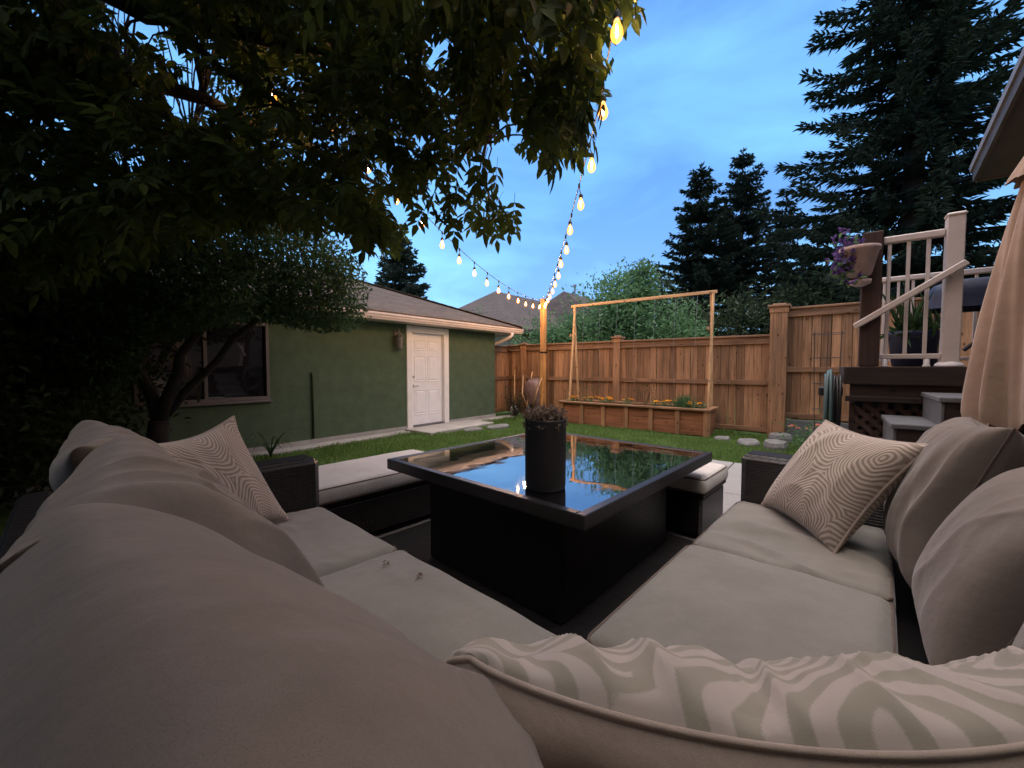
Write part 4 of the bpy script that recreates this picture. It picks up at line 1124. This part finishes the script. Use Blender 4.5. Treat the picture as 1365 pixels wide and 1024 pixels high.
obj('vent_cap', MB().add(V, F), M['umbrella'], can, smooth=True)
obj('finial', MB().lathe(uc, [(.02, 2.36), (.03, 2.42), (.018, 2.45), (.024, 2.47), (.004, 2.5)], 14), M['deck_post'], um, smooth=True)

# ================================================================== house at the right
hs = thing('house', (2, -5, 0), 'house on the right showing only its grey sloping roof edge and dark soffit', 'house')
HY = -1.9
mb = MB(); mb.add([(-3.2, HY, 0), (6.1, HY, 0), (6.1, -9, 0), (-3.2, -9, 0), (-3.2, HY, 3.3), (6.1, HY, 3.2), (6.1, -9, 3.2), (-3.2, -9, 3.3), (1.5, HY, 4.28), (1.5, -9, 4.28)], [(0, 1, 5, 8, 4), (1, 2, 6, 5), (2, 3, 7, 9, 6), (3, 0, 4, 7), (4, 8, 9, 7), (5, 6, 9, 8)])
obj('wall', mb, M['stucco_house'], hs)
ze, zr, xe, xr, y0 = 3.23, 4.42, 6.5, 1.5, -1.15
mb = MB(); th = .02
for sx in (1, -1):
    x_e = xr + sx * (xe - xr)
    A = [(x_e, y0, ze + .19), (xr, y0, zr + .19), (xr, -9.6, zr + .19), (x_e, -9.6, ze + .19)]
    Bv = [(x, y, z - .035) for x, y, z in A]
    mb.add(A + Bv, [(0, 3, 2, 1) if sx < 0 else (0, 1, 2, 3), (4, 5, 6, 7), (0, 4, 5, 1), (2, 6, 7, 3), (0, 3, 7, 4)])
obj('roof', mb, M['shingle'], hs)
mb = MB(); mf = MB(); mg = MB()
for sx in (1, -1):
    x_e = xr + sx * (xe - xr); xo = x_e - sx * .03
    k = (zr - ze) / (xe - xr)
    mb.add([(xo, y0 - .03, ze + .01 + .03 * k), (xr, y0 - .03, zr + .01), (xr, HY, zr + .01), (xo, HY, ze + .01 + .03 * k)], [(0, 3, 2, 1) if sx > 0 else (0, 1, 2, 3)])
    # rake board with a narrower drip strip over it
    mf.beam((xo, y0 - .014, ze + .085), (xr, y0 - .014, zr + .085), .03, .165, (0, 0, 1))
    mg.beam((x_e, y0 + .010, ze + .155), (xr, y0 + .010, zr + .155), .018, .07, (0, 0, 1))
    mb.box((xo - sx * .4, HY, ze + .005), (xo, -9.5, ze + .012)); mf.box((xo - .015, -9.5, ze), (xo + .015, y0 - .03, ze + .15))
obj('soffit', mb, M['soffit'], hs); obj('rake_board', mf, M['soffit'], hs); obj('drip_edge', mg, M['fascia'], hs)

# ================================================================== deck with stairs
dk = thing('deck', (5.4, -1, 0), 'dark stained raised deck with a cream metal railing and side stairs', 'deck')
DXA, DXB, DYA, DYB, DZT = 4.58, 6.4, -1.88, -.14, 1.28
mb = MB(); x = DXA
while x < DXB - .01:
    mb.box((x + .003, DYA, DZT - .035), (min(x + .14, DXB) - .003, DYB, DZT), None, .003); x += .14
mb.box((3.84, DYA, DZT - .035), (DXA - .003, -.87, DZT), None, .003)
obj('decking', mb, M['deck'], dk)
mb = MB(); mb.box((DXA - .04, -.868, DZT - .15), (DXA - .003, DYB + .03, DZT - .002), None, .004); mb.box((DXA, DYB + .003, DZT - .15), (DXB, DYB + .035, DZT - .002), None, .004)
obj('rim_board', mb, M['deck'], dk)
mb = MB(); mb.box((DXA - .012, DYA, .98), (DXA + .02, DYB - .01, DZT - .152)); mb.box((DXA - .06, -.60, .985), (DXA - .015, DYB + .02, 1.03), None, .004)
obj('joist_board', mb, M['deck'], dk)
lt = MB(); y = -2.6
while y < .9:
    for sg, off in ((1, 0), (-1, .008)):
        a = np.array((DXA + .012 + off, y, .04)); b = np.array((DXA + .012 + off, y + sg * .93, .97))
        if sg == -1: a = a + (0, .93 - .93, 0)
        # clip to the panel
        t0, t1 = 0.0, 1.0
        lo, hi = DYA, DYB - .02
        d_ = b[1] - a[1]
        for lim, s_ in ((lo, 1), (hi, -1)):
            tt = (lim - a[1]) / d_
            if (d_ > 0) == (s_ == 1): t0 = max(t0, tt)
            else: t1 = min(t1, tt)
        if t1 - t0 > .05:
            lt.beam(a + (b - a) * t0, a + (b - a) * t1, .036, .006, (1, 0, 0))
    y += .095
obj('lattice', lt, M['lattice'], dk)
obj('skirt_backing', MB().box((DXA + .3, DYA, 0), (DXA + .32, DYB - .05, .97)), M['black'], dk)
for (x, y, w) in ((4.63, -.265, .13),):
    obj('timber_post', MB().box((x - w / 2, y - w / 2, 1.282), (x + w / 2, y + w / 2, 2.41), None, .008), M['deck_post'], dk)
for (x, y) in ((4.66, -.3), (6.3, -.25), (4.66, -1.8), (6.3, -1.8)):
    obj('support_post', MB().box((x - .045, y - .045, 0), (x + .045, y + .045, DZT - .152)), M['deck_post'], dk)
# stairs
SX0, SX1 = 3.86, 4.52
treads = [(-.86, -.600, 1.08), (-.612, -.372, .885), (-.384, -.130, .69), (-.142, .12, .49), (.108, .37, .29)]
for (ya, yb, z) in treads:
    obj('stair_tread', MB().box((SX0 - .02, ya, z - .035), (SX1, yb + .02, z), None, .006), M['tread'], dk)
    obj('stair_riser', MB().box((SX0, yb - .012, z - .2), (SX1 - .005, yb + .006, z - .037), None, .003), M['tread'], dk)
V = []; prof = [(-.86, 0.03)]
for (ya, yb, z) in treads[::-1]: pass
outline = [(-.86, .03), (.37, .03)]
for (ya, yb, z) in treads[::-1]:
    outline += [(yb - .014, z - .2 if z > .3 else .03), (yb - .014, z - .037)]
outline += [(-.86, treads[0][2] - .037)]
o2 = []
for p in outline:
    if not o2 or (abs(p[0] - o2[-1][0]) + abs(p[1] - o2[-1][1])) > 1e-4: o2.append(p)
n = len(o2)
for x0_, x1_ in ((SX0, SX0 + .04), (SX1 - .045, SX1 - .006)):
    V = [(x0_, y, z) for y, z in o2] + [(x1_, y, z) for y, z in o2]
    obj('stringer', MB().add(V, [tuple(range(n))[::-1], tuple(range(n, 2 * n))] + [(i, (i + 1) % n, n + (i + 1) % n, n + i) for i in range(n)]), M['deck'], dk)
# railing
rp = (4.64, -.746)
mb = MB(); mb.box((rp[0] - .05, rp[1] - .05, 1.30), (rp[0] + .05, rp[1] + .05, 2.44), None, .006)
po = obj('railing_post', mb, M['rail'], dk)
obj('post_cap', MB().box((rp[0] - .057, rp[1] - .057, 2.44), (rp[0] + .057, rp[1] + .057, 2.47), None, .012), M['rail'], po)
obj('post_flange', MB().lathe((rp[0], rp[1], 1.281), [(.085, 0), (.085, .012), (.07, .03), (.05, .04)], 20), M['white'], po, smooth=True)
def railrun(x, ya, yb, zt, zb):
    obj('top_rail', MB().box((x - .028, ya, zt - .055), (x + .028, yb, zt), None, .008), M['rail'], dk)
    obj('bottom_rail', MB().box((x - .018, ya, zb - .02), (x + .018, yb, zb + .02), None, .004), M['rail'], dk)
railrun(4.64, -.694, -.333, 2.36, 1.365)
for y in (-.375, -.49, -.605):
    obj('baluster', MB().box((4.64 - .012, y - .012, 1.386), (4.64 + .012, y + .012, 2.304), None, .003), M['rail'], dk)
for y in (-.37, -.62): obj('rail_foot', MB().lathe((4.64, y, 1.281), [(.026, 0), (.024, .01), (.018, .02), (.02, .063)], 12), M['white'], dk, smooth=True)
railrun(6.33, -1.85, -.43, 2.30, 1.365)
y = -.48
while y > -1.85:
    obj('baluster', MB().box((6.33 - .012, y - .012, 1.386), (6.33 + .012, y + .012, 2.244), None, .003), M['rail'], dk); y -= .118
obj('handrail', MB().beam((4.545, -.80, 2.07), (4.545, -.163, 1.62), .06, .05, (0, 0, 1), .008), M['rail'], dk)
obj('handrail_bracket', MB().tube([(4.60, -.72, 1.97), (4.555, -.72, 1.985)], .012, 8), M['rail'], dk)

# things on and around the deck
gr = thing('covered_grill', (5.85, -1.15, DZT), 'barbecue grill under a navy cover standing on the deck', 'grill')
V = []; n_ = 40
for i, (s, z) in enumerate(((1.03, .56), (1.0, .60), (.98, .66), (.97, .72), (.88, .79), (.6, .83), (.05, .84))):
    for k in range(n_):
        a = 2 * PI * k / n_; c_, s_ = math.cos(a), math.sin(a)
        rx = .30 * math.copysign(abs(c_) ** .4, c_); ry = .40 * math.copysign(abs(s_) ** .4, s_)
        w = 1 + .035 * math.sin(7 * a + 2 * z) * (1 - i / 7)
        V.append((5.85 + rx * s * w, -1.15 + ry * s * w, DZT + z))
obj('cover', MB().add(V, [(i * n_ + k, i * n_ + (k + 1) % n_, (i + 1) * n_ + (k + 1) % n_, (i + 1) * n_ + k) for i in range(6) for k in range(n_)]), M['navy'], gr, smooth=True)
for dx_ in (-.2, .2):
    for dy_ in (-.28, .28): obj('leg', MB().tube([(5.85 + dx_, -1.15 + dy_, DZT + .001), (5.85 + dx_, -1.15 + dy_, DZT + .58)], .018, 8), M['black'], gr)
obj('side_handle', MB().tube([(5.54, -.98, DZT + .15), (5.54, -1.38, DZT + .58)], .016, 8), M['black'], gr)
dp = thing('deck_planter', (5.35, -.62, DZT), 'dark blue pot with a spiky leafy plant standing on the deck', 'pot')
obj('pot', MB().lathe((5.35, -.62, DZT + .001), [(.13, 0), (.145, .01), (.18, .30), (.19, .33), (.17, .33), (.165, .29), (.0, .285)], 28), M['navy'], dp, smooth=True)
P = np.array((5.35, -.62, DZT + .3)) + rng.normal(size=(150, 3)) * np.array((.07, .07, .04)); D = rdir(150) + np.array((0, 0, .7))
obj('foliage', join([leaf_quads(P, D, rdir(150), rng.uniform(.1, .2, 150), .03, .2, .5), leaf_quads(P[:26] + (0, 0, .02), D[:26] * .5 + np.array((0, 0, 1.2)), rdir(26), rng.uniform(.25, .5, 26), .02, .2, .25)]), M['leaf_apple'], dp)
hb = cw(2.88, 3.40, 2.03)
hp = thing('hanging_planter', hb, 'pale pink pot of purple petunias hung on the brown deck post', 'planter', None)
obj('pot', MB().lathe(hb, [(.07, 0), (.082, .01), (.125, .20), (.135, .205), (.135, .235), (.12, .235), (.115, .19), (.0, .19)], 24), M['terracotta'], hp, smooth=True)
obj('bracket', MB().tube([hb + (0, 0, .0), hb + (.03, -.03, -.06), (4.62, -.20, 1.95), (4.62, -.20, 2.2)], .012, 6), M['black'], hp)
obj('saucer', MB().lathe(hb + (0.02, -.01, -.10), [(.03, .02), (.07, .04), (.075, .07)], 20), M['terracotta'], hp, smooth=True)
P = hb + np.stack([rng.normal(size=130) * .05 - .05 * RT[0], rng.normal(size=130) * .05 - .05 * RT[1] + .03, .21 + rng.normal(size=130) * .075 - .02], 1)
P[:50] += np.array((-RT[0] * .06, -RT[1] * .06, -.08))
D = rdir(130) + np.array((0, 0, .2))
obj('flowers', join([leaf_quads(P, rdir(130), D, .034, .03, .2, .1) for _ in range(4)]), M['purple'], hp)['kind'] = 'stuff'
obj('foliage', leaf_quads(P - (0, 0, .03), D, rdir(130), .06, .025), M['leaf_shrub'], hp)
hc = np.array((4.66, -.055, .97))
ho = thing('garden_hose', hc, 'coiled dark and teal garden hose hung on the deck side', 'hose')
for nm, mt, ra, turns, yo, sd in (('dark_coil', 'black', .21, 6, 0.0, 1), ('teal_coil', 'hose', .25, 3, .045, 2)):
    pts = []; r = random.Random(sd)
    for k in range(turns * 26):
        a = 2 * PI * k / 26; rr = ra * (1 + .07 * math.sin(a * .37 + sd)); pts.append(hc + np.array((rr * math.cos(a) * .8, yo + .03 * math.sin(a * .23), rr * math.sin(a) * 1.25 - .05)))
    obj(nm, MB().tube(pts, .012, 6), M[mt], ho, smooth=True)
obj('hanger', MB().box((4.56, -.104, 1.02), (4.76, .07, 1.1), None, .01), M['black'], ho)
wc = np.array((6.9, .02, 0))
wt = thing('plant_cage', wc, 'thin rusty wire plant cage standing in front of the tall fence', 'plant cage')
mb = MB()
for k in range(6):
    a = 2 * PI * k / 6; mb.tube([wc + (.12 * math.cos(a), .12 * math.sin(a), -.02), wc + (.17 * math.cos(a), .17 * math.sin(a), 1.75)], .0045, 5)
for z in (.35, .7, 1.05, 1.4, 1.72):
    r_ = .125 + .05 * z / 1.75; mb.tube([wc + (r_ * math.cos(2 * PI * k / 24), r_ * math.sin(2 * PI * k / 24), z) for k in range(25)], .004, 5, False)
obj('wire_frame', mb, M['wire'], wt)

def small_plant(name, c, label, cat, group, leafm, n, rad, h, leaf, wid, flowers=None):
    c = np.array(c, float); t = thing(name, c, label, cat, group)
    mb = MB(); 
    for k in range(7):
        a = rng.uniform(0, 2 * PI); mb.tube([c + (0, 0, -.01), c + (.5 * rad * math.cos(a), .5 * rad * math.sin(a), h * rng.uniform(.6, .95))], .003, 4, False)
    obj('stem', mb, M[leafm], t)
    P = c + np.stack([rng.normal(size=n) * rad * .5, rng.normal(size=n) * rad * .5, h * rng.uniform(.1, 1, n)], 1)
    obj('foliage', leaf_quads(P, rdir(n) + np.array((0, 0, .4)), rdir(n), leaf, wid), M[leafm], t)
    if flowers:
        fm, nf, size = flowers
        for k in range(nf):
            f = c + np.array((rng.normal() * rad * .55, rng.normal() * rad * .55, h * rng.uniform(.85, 1.12)))
            parts = []
            for ring, (tilt, s) in enumerate(((.15, 1.0), (.6, .8), (1.4, .55))):
                m = 9; a = np.arange(m) * 2 * PI / m + ring
                D = np.stack([np.cos(a), np.sin(a), np.full(m, tilt)], 1); parts.append(leaf_quads(np.repeat(f[None], m, 0), D, np.repeat(np.array([[0, 0, 1.0]]), m, 0), size * s, size * .7, .2, .1))
            obj('flower', join(parts), M[fm], t)
    return t
rose = small_plant('rose_bush', (7.45, .25, 0), 'low rose bush with pink and orange blooms beside the edging stones', 'bush', None, 'leaf_shrub', 260, .34, .42, .05, .028, ('pinkrose', 7, .04))
GF = 'orange marigolds in the cedar planter'
spots = [(4.58, 4, 'marigold clump at the far left end of the planter, by the trellis leg'), (4.18, 6, 'marigold clump, brightest yellow group in the left part of the planter'), (3.86, 3, 'small marigold just right of the brightest yellow group'), (3.66, 5, 'orange marigold clump in front of the middle fence post'), (3.30, 2, 'lone marigold in the bare stretch at the planter middle'), (2.72, 4, 'orange marigold clump left of the dark herb tuft'), (2.50, 3, 'paler marigold standing between two orange clumps near the herb tuft'), (2.34, 4, 'orange marigold directly left of the herb tuft'), (1.98, 4, 'yellow marigold clump right of the herb tuft'), (1.84, 2, 'last marigold at the right end of the planter, by the trellis leg')]
for y, nf, lab in spots:
    small_plant('marigold', (8.10 + rng.uniform(-.05, .08), y, PZ - .051), lab, 'flower', GF, 'leaf_shrub', 60, .13, .15, .05, .018, ('marigold', nf + 1, .045))
hbp = np.array((8.15, 2.16, PZ - .051)); t = thing('herb_tuft', hbp, 'dense upright tuft of green herb in the planter', 'herb')
P = hbp + rng.normal(size=(220, 3)) * np.array((.06, .06, 0)); obj('foliage', leaf_quads(P, rng.normal(size=(220, 3)) * .25 + np.array((0, 0, 1.0)), rdir(220), rng.uniform(.18, .34, 220), .012, .2, .1), M['leaf_shrub'], t)
for k, (y, lab) in enumerate(((4.35, 'wispy climbing vine at the left end of the planter under the trellis'), (3.0, 'thin pea vine in the middle of the planter'))):
    small_plant('vine', (8.3, y, PZ - .051), lab, 'plant', 'vines under the trellis', 'leaf_dark', 70, .3, .55, .035, .02)

# daylily leaves by the garage wall
for k, (x, y, lab) in enumerate(((2.35, 6.12, 'arching strap-leaved lily clump against the green garage wall'), (1.75, 5.95, 'smaller lily clump half hidden behind the arc pillow'))):
    t = thing('lily_plant', (x, y, 0), lab, 'plant', 'lily clumps by the garage')
    parts = []
    for j in range(26):
        a = rng.uniform(0, 2 * PI); L = rng.uniform(.35, .75); o = np.array((math.cos(a), math.sin(a), 0)); sd = np.array((-o[1], o[0], 0)); pts = []
        for s in np.linspace(0, 1, 8): pts.append(np.array((x, y, 0)) + o * L * .62 * s ** 1.3 + np.array((0, 0, L * (1.15 * s - .95 * s ** 2.6) * 1.1)))
        pts = np.array(pts); w = .011 * (1 - np.linspace(0, 1, 8) ** 3)[:, None]
        V = np.stack([pts - sd * w, pts + sd * w], 1).reshape(-1, 3); F = np.array([[2 * i, 2 * i + 1, 2 * i + 3, 2 * i + 2] for i in range(7)]); parts.append((V, F))
    obj('foliage', join(parts), M['leaf_apple'], t)

# tools in the fence corner
for (b, e, lab, kind) in (((8.35, 6.45, .02), (8.72, 6.72, 1.18), 'shovel with a pale wooden handle leaning in the fence corner', 'shovel'), ((8.25, 6.02, .02), (8.70, 6.12, 1.15), 'rake with a greyed handle leaning on the fence by the wheelbarrow', 'rake')):
    b = np.array(b); e = np.array(e); t = thing(kind, b, lab, kind)
    u_ = (e - b) / np.linalg.norm(e - b); obj('handle', MB().tube([b + u_ * .2, b + u_ * .7, e], .017, 8), M['pine'], t, smooth=True)
    sd = np.cross(u_, (0, 0, 1)); sd /= np.linalg.norm(sd)
    if kind == 'shovel':
        V = [b + u_ * .26 - sd * .03, b + u_ * .26 + sd * .03, b + u_ * .22 + sd * .11, b + u_ * .08 + sd * .10, b, b + u_ * .08 - sd * .10, b + u_ * .22 - sd * .11]
        nn = np.cross(u_, sd) * .006; V = V + [v + nn for v in V]
        obj('blade', MB().add(V, [tuple(range(7)), tuple(range(13, 6, -1))] + [(i, (i + 1) % 7, 7 + (i + 1) % 7, 7 + i) for i in range(7)]), M['metal'], t)
    else:
        mb = MB().beam(b + u_ * .2 - sd * .2, b + u_ * .2 + sd * .2, .03, .02)
        for k in range(12):
            q = b + u_ * .2 + sd * (-.19 + .0345 * k); mb.tube([q, q - u_ * .12 + (.02, 0, 0)], .004, 4)
        obj('head', mb, M['wire'], t)
wb = thing('wheelbarrow', (8.5, 5.98, 0), 'dull pinkish-brown wheelbarrow tipped up against the fence behind the light pole', 'wheelbarrow')
V = []; n_ = 28
for i, (s, x) in enumerate(((1.0, 8.70), (.97, 8.62), (.80, 8.46), (.55, 8.40), (.05, 8.39))):
    for k in range(n_):
        a = 2 * PI * k / n_; c_, s_ = math.cos(a), math.sin(a)
        V.append((x, 5.98 + .30 * s * math.copysign(abs(c_) ** .6, c_), .58 + .42 * s * math.copysign(abs(s_) ** .6, s_)))
M['barrow'] = m_plain('faded_pink_enamel', (.17, .10, .085), .5, .2, 5, .1, 60)
obj('tray', MB().add(V, [(i * n_ + k, (i + 1) * n_ + k, (i + 1) * n_ + (k + 1) % n_, i * n_ + (k + 1) % n_) for i in range(4) for k in range(n_)]), M['barrow'], wb, smooth=True)
obj('wheel', MB().tube([(8.42 + .13 * math.cos(a), 5.98, .17 + .13 * math.sin(a)) for a in np.linspace(0, 2 * PI, 25)], .035, 8, False), M['black'], wb, smooth=True)
for s_ in (-1, 1): obj('handle', MB().tube([(8.42, 5.98 + s_ * .06, .17), (8.36, 5.98 + s_ * .22, .6), (8.52, 5.98 + s_ * .3, 1.05)], .017, 8), M['pine'], wb, smooth=True)
db = thing('dry_shrub', (8.15, 6.25, 0), 'twiggy half-dead shrub in the corner under the light pole', 'shrub')
mb = MB(); P = []
for k in range(60):
    a = rng.uniform(0, 2 * PI); L = rng.uniform(.3, .72); o = np.array((math.cos(a) * .5, math.sin(a) * .5, 1)); b = np.array((8.15, 6.25, 0)) + rng.normal(size=3) * (.06, .06, 0)
    m_ = b + o * L * .5 + rng.normal(size=3) * .05; e = b + o * L + rng.normal(size=3) * .08; mb.tube([b, m_, e], [.005, .004, .0015], 4, False); P += [m_, e, (m_ + e) / 2]
obj('twigs', mb, M['bark'], db); P = np.repeat(np.array(P), 3, 0) + rng.normal(size=(540, 3)) * .04
obj('foliage', leaf_quads(P, rdir(540), rdir(540), .04, .02), M['leaf_dark'], db)

# ================================================================== neighbour's house
nh = thing('house', (20, 14, 0), 'grey-brown neighbour house with hipped roofs rising beyond the fence corner', 'house')
def hip(x0, y0, x1, y1, ze, zr, run):
    mb = MB(); ry = (y0 + y1) / 2
    V = [(x0, y0, ze), (x1, y0, ze), (x1, y1, ze), (x0, y1, ze), (x0 + run, ry, zr), (x1 - run, ry, zr)]
    V += [(x, y, z - .18) for x, y, z in V[:4]]
    return mb.add(V, [(0, 1, 5, 4), (1, 2, 5), (2, 3, 4, 5), (3, 0, 4), (0, 6, 7, 1), (1, 7, 8, 2), (2, 8, 9, 3), (3, 9, 6, 0), (6, 9, 8, 7)])
obj('wall', MB().box((13.9, 11.1, 0), (27, 17.4, 2.9)).box((20.6, 8.3, 0), (27.5, 11.09, 3.3)), M['stucco_house'], nh)
rf = obj('roof', hip(13.3, 10.6, 27.5, 17.9, 2.95, 5.35, 3.5), M['shingle_far'], nh)
obj('roof', hip(19.6, 9.2, 30.0, 15.6, 3.6, 5.72, 1.2), M['shingle_far'], nh)
obj('vent_pipe', MB().lathe((21.6, 12.1, 5.2), [(.05, 0), (.05, .85), (.10, .86), (.10, .98), (.02, 1.0)], 12), M['fascia'], nh)

# ================================================================== light strings
def sagged(a, b, sag, n=40):
    a = np.array(a); b = np.array(b); return [a + (b - a) * t - np.array((0, 0, 4 * sag * t * (1 - t))) for t in np.linspace(0, 1, n)]
def m_bulb(name, col, s):
    t = NT(name); e = t.n('Emission'); e.inputs[0].default_value = (*col, 1); e.inputs[1].default_value = s; t.l(e.outputs[0], t.out.inputs[0]); return t.m
M['filament'] = m_bulb('glowing_filament', (1.0, .55, .23), BULB)
def m_envelope():
    t = NT('amber_glowing_glass'); tr = t.n('BsdfTransparent'); tr.inputs[0].default_value = (1, .93, .8, 1)
    e = t.n('Emission'); e.inputs[0].default_value = (1.0, .31, .045, 1); e.inputs[1].default_value = ENV
    lw = t.n('LayerWeight'); lw.inputs[0].default_value = .35
    mx = t.n('MixShader'); t.l(t.math('MULTIPLY_ADD', lw.outputs[1], .35, .45), mx.inputs[0]); t.l(tr.outputs[0], mx.inputs[1]); t.l(e.outputs[0], mx.inputs[2]); t.l(mx.outputs[0], t.out.inputs[0]); return t.m
M['envelope'] = m_envelope()
PT = (8.50, 5.62, 2.93)
def string(label, spans, spacing, first, skip_end=.0):
    base = spans[0][0]
    t = thing('string_light', base, label, 'string lights', 'bulb strings meeting at the light pole')
    path = [spans[0][0]]
    for s in spans: path += s[1:]
    path = [np.array(p) for p in path]
    cable = MB().tube(path, .0048, 6)
    seg = np.array([np.linalg.norm(b - a) for a, b in zip(path[:-1], path[1:])]); cum = np.concatenate([[0], np.cumsum(seg)])
    s = first; pos = []
    while s < cum[-1] - skip_end:
        i = np.searchsorted(cum, s) - 1; f = (s - cum[i]) / seg[i]; pos.append(path[i] + (path[i + 1] - path[i]) * f); s += spacing
    for p in pos: cable.lathe(p - (0, 0, .03), [(.009, 0), (.011, .012), (.010, .04)], 8)
    obj('cable', cable, M['black'], t)
    for p in pos:
        sw = rng.normal(size=2) * .008; q = p + np.array((sw[0], sw[1], -.075)); mb = MB()
        mb.tube([p + (0, 0, -.028), q], .004, 5); mb.lathe(q + (0, 0, -.045), [(.013, 0), (.019, .004), (.019, .035), (.010, .047)], 12)
        b = obj('bulb', MB().lathe(q + (0, 0, -.150), [(.002, 0), (.014, .003), (.026, .016), (.032, .036), (.030, .058), (.020, .085), (.013, .105)], 14, cap=False), M['envelope'], t, smooth=True)
        obj('socket', mb, M['black'], b)
        obj('filament', MB().lathe(q + (0, 0, -.128), [(.001, 0), (.004, .008), (.005, .03), (.004, .055), (.001, .07)], 8), M['filament'], b)
clipA = cw(.605, 2.85, 3.10); endA = cw(.34, .2, 3.35)
string('warm bulb string running overhead from the light pole towards the house', [sagged(PT, clipA, .17), sagged(clipA, endA, .05, 16)], .60, .27, .6)
clipB = cw(-1.62, 3.85, 3.62); endB = cw(-2.6, 2.4, 3.9)
string('warm bulb string drooping from the light pole into the ash tree', [sagged(PT, clipB, .40), sagged(clipB, endB, .08, 12)], .50, .42, .9)

# ================================================================== camera, sky, sun
cam = bpy.data.cameras.new('camera'); co = bpy.data.objects.new('camera', cam); COL.objects.link(co); SC.camera = co
co.location = (0, 0, CAMZ); co.rotation_euler = (PI / 2 - PITCH, 0, HEAD - PI / 2)
cam.sensor_width = 36; cam.lens = 36 * 540 / 1365; cam.clip_start = .02; cam.clip_end = 1000
w = bpy.data.worlds.new('World'); SC.world = w; w.use_nodes = True
nt = w.node_tree; nt.nodes.clear()
def WN(k, **kw):
    n = nt.nodes.new('ShaderNode' + k)
    for a, b in kw.items(): setattr(n, a, b)
    return n
out = WN('OutputWorld'); bg = WN('Background'); nt.links.new(bg.outputs[0], out.inputs[0])
sky = WN('TexSky', sky_type='NISHITA'); sky.sun_disc = False; sky.sun_elevation = R_(SUN_EL); sky.sun_rotation = R_(SUN_ROT); sky.altitude = 1000; sky.air_density = 1.3; sky.dust_density = .6; sky.ozone_density = 4.0
tc = WN('TexCoord'); mp = WN('Mapping'); mp.inputs['Scale'].default_value = (1.2, 1.2, 3.4); mp.inputs['Rotation'].default_value = (.2, .15, .6); nt.links.new(tc.outputs['Generated'], mp.inputs[0])
nz = WN('TexNoise'); nz.inputs['Scale'].default_value = 2.0; nz.inputs['Detail'].default_value = 5; nz.inputs['Roughness'].default_value = .5; nz.inputs['Distortion'].default_value = .4; nt.links.new(mp.outputs[0], nz.inputs['Vector'])
cr = WN('ValToRGB'); cr.color_ramp.elements[0].position = .36; cr.color_ramp.elements[0].color = CLOUD_LO; cr.color_ramp.elements[1].position = .66; cr.color_ramp.elements[1].color = CLOUD_HI
nt.links.new(nz.outputs[0], cr.inputs[0])
mx = WN('Mix', data_type='RGBA', blend_type='MULTIPLY'); mx.inputs[0].default_value = 1.0
sep = WN('VectorMath', operation='DOT_PRODUCT'); nt.links.new(tc.outputs['Generated'], sep.inputs[0]); sep.inputs[1].default_value = (-.45, -.89, .12)
gr_ = WN('ValToRGB'); ge = gr_.color_ramp.elements; ge[0].position = .0; ge[0].color = DUSK; ge[1].position = 1.0; ge[1].color = GLOW
e2 = gr_.color_ramp.elements.new(.42); e2.color = DUSK
ma = WN('Math', operation='MULTIPLY_ADD'); nt.links.new(sep.outputs['Value'], ma.inputs[0]); ma.inputs[1].default_value = .5; ma.inputs[2].default_value = .5; nt.links.new(ma.outputs[0], gr_.inputs[0])
mk = WN('Mix', data_type='RGBA'); mk.inputs[0].default_value = .7; nt.links.new(sky.outputs[0], mk.inputs[6]); nt.links.new(gr_.outputs[0], mk.inputs[7])
sx = WN('SeparateXYZ'); nt.links.new(tc.outputs['Generated'], sx.inputs[0])
mr = WN('MapRange', interpolation_type='SMOOTHSTEP'); mr.inputs['From Min'].default_value = .68; mr.inputs['From Max'].default_value = .92; nt.links.new(sx.outputs[2], mr.inputs['Value'])
mz = WN('Mix', data_type='RGBA'); nt.links.new(mr.outputs[0], mz.inputs[0]); mh = WN('MapRange', interpolation_type='SMOOTHSTEP'); mh.inputs['From Min'].default_value = .42; mh.inputs['From Max'].default_value = .10; nt.links.new(sx.outputs[2], mh.inputs['Value'])
m2 = WN('Mix', data_type='RGBA'); m2.inputs[7].default_value = HORIZON; mhk = WN('Math', operation='MULTIPLY'); mhk.inputs[1].default_value = .6; nt.links.new(mh.outputs[0], mhk.inputs[0]); nt.links.new(mhk.outputs[0], m2.inputs[0]); nt.links.new(mk.outputs[2], m2.inputs[6])
nt.links.new(m2.outputs[2], mz.inputs[6]); mz.inputs[7].default_value = ZENITH   # glow added overhead, out of view, to brighten upward faces
nt.links.new(mz.outputs[2], mx.inputs[6]); nt.links.new(cr.outputs[0], mx.inputs[7]); nt.links.new(mx.outputs[2], bg.inputs[0]); bg.inputs[1].default_value = SKY
sl = bpy.data.lights.new('sun', 'SUN'); so = bpy.data.objects.new('sun', sl); COL.objects.link(so)
sl.energy = SUN; sl.angle = R_(SUN_ANG); sl.color = SUN_COL
az = R_(90 - SUN_ROT) ; el = R_(SUN_EL_LAMP)
dirv = Vector((math.cos(az) * math.cos(el), math.sin(az) * math.cos(el), math.sin(el)))
so.rotation_euler = dirv.to_track_quat('Z', 'Y').to_euler()
SC.view_settings.view_transform = 'Standard'; SC.view_settings.look = 'None'; SC.view_settings.exposure = EXPO; SC.view_settings.gamma = 1.0
SC.cycles.use_denoising = True; SC.cycles.max_bounces = 8; SC.cycles.diffuse_bounces = 4; SC.cycles.transparent_max_bounces = 12; SC.cycles.sample_clamp_indirect = 6.0
SC.cycles.use_light_tree = True
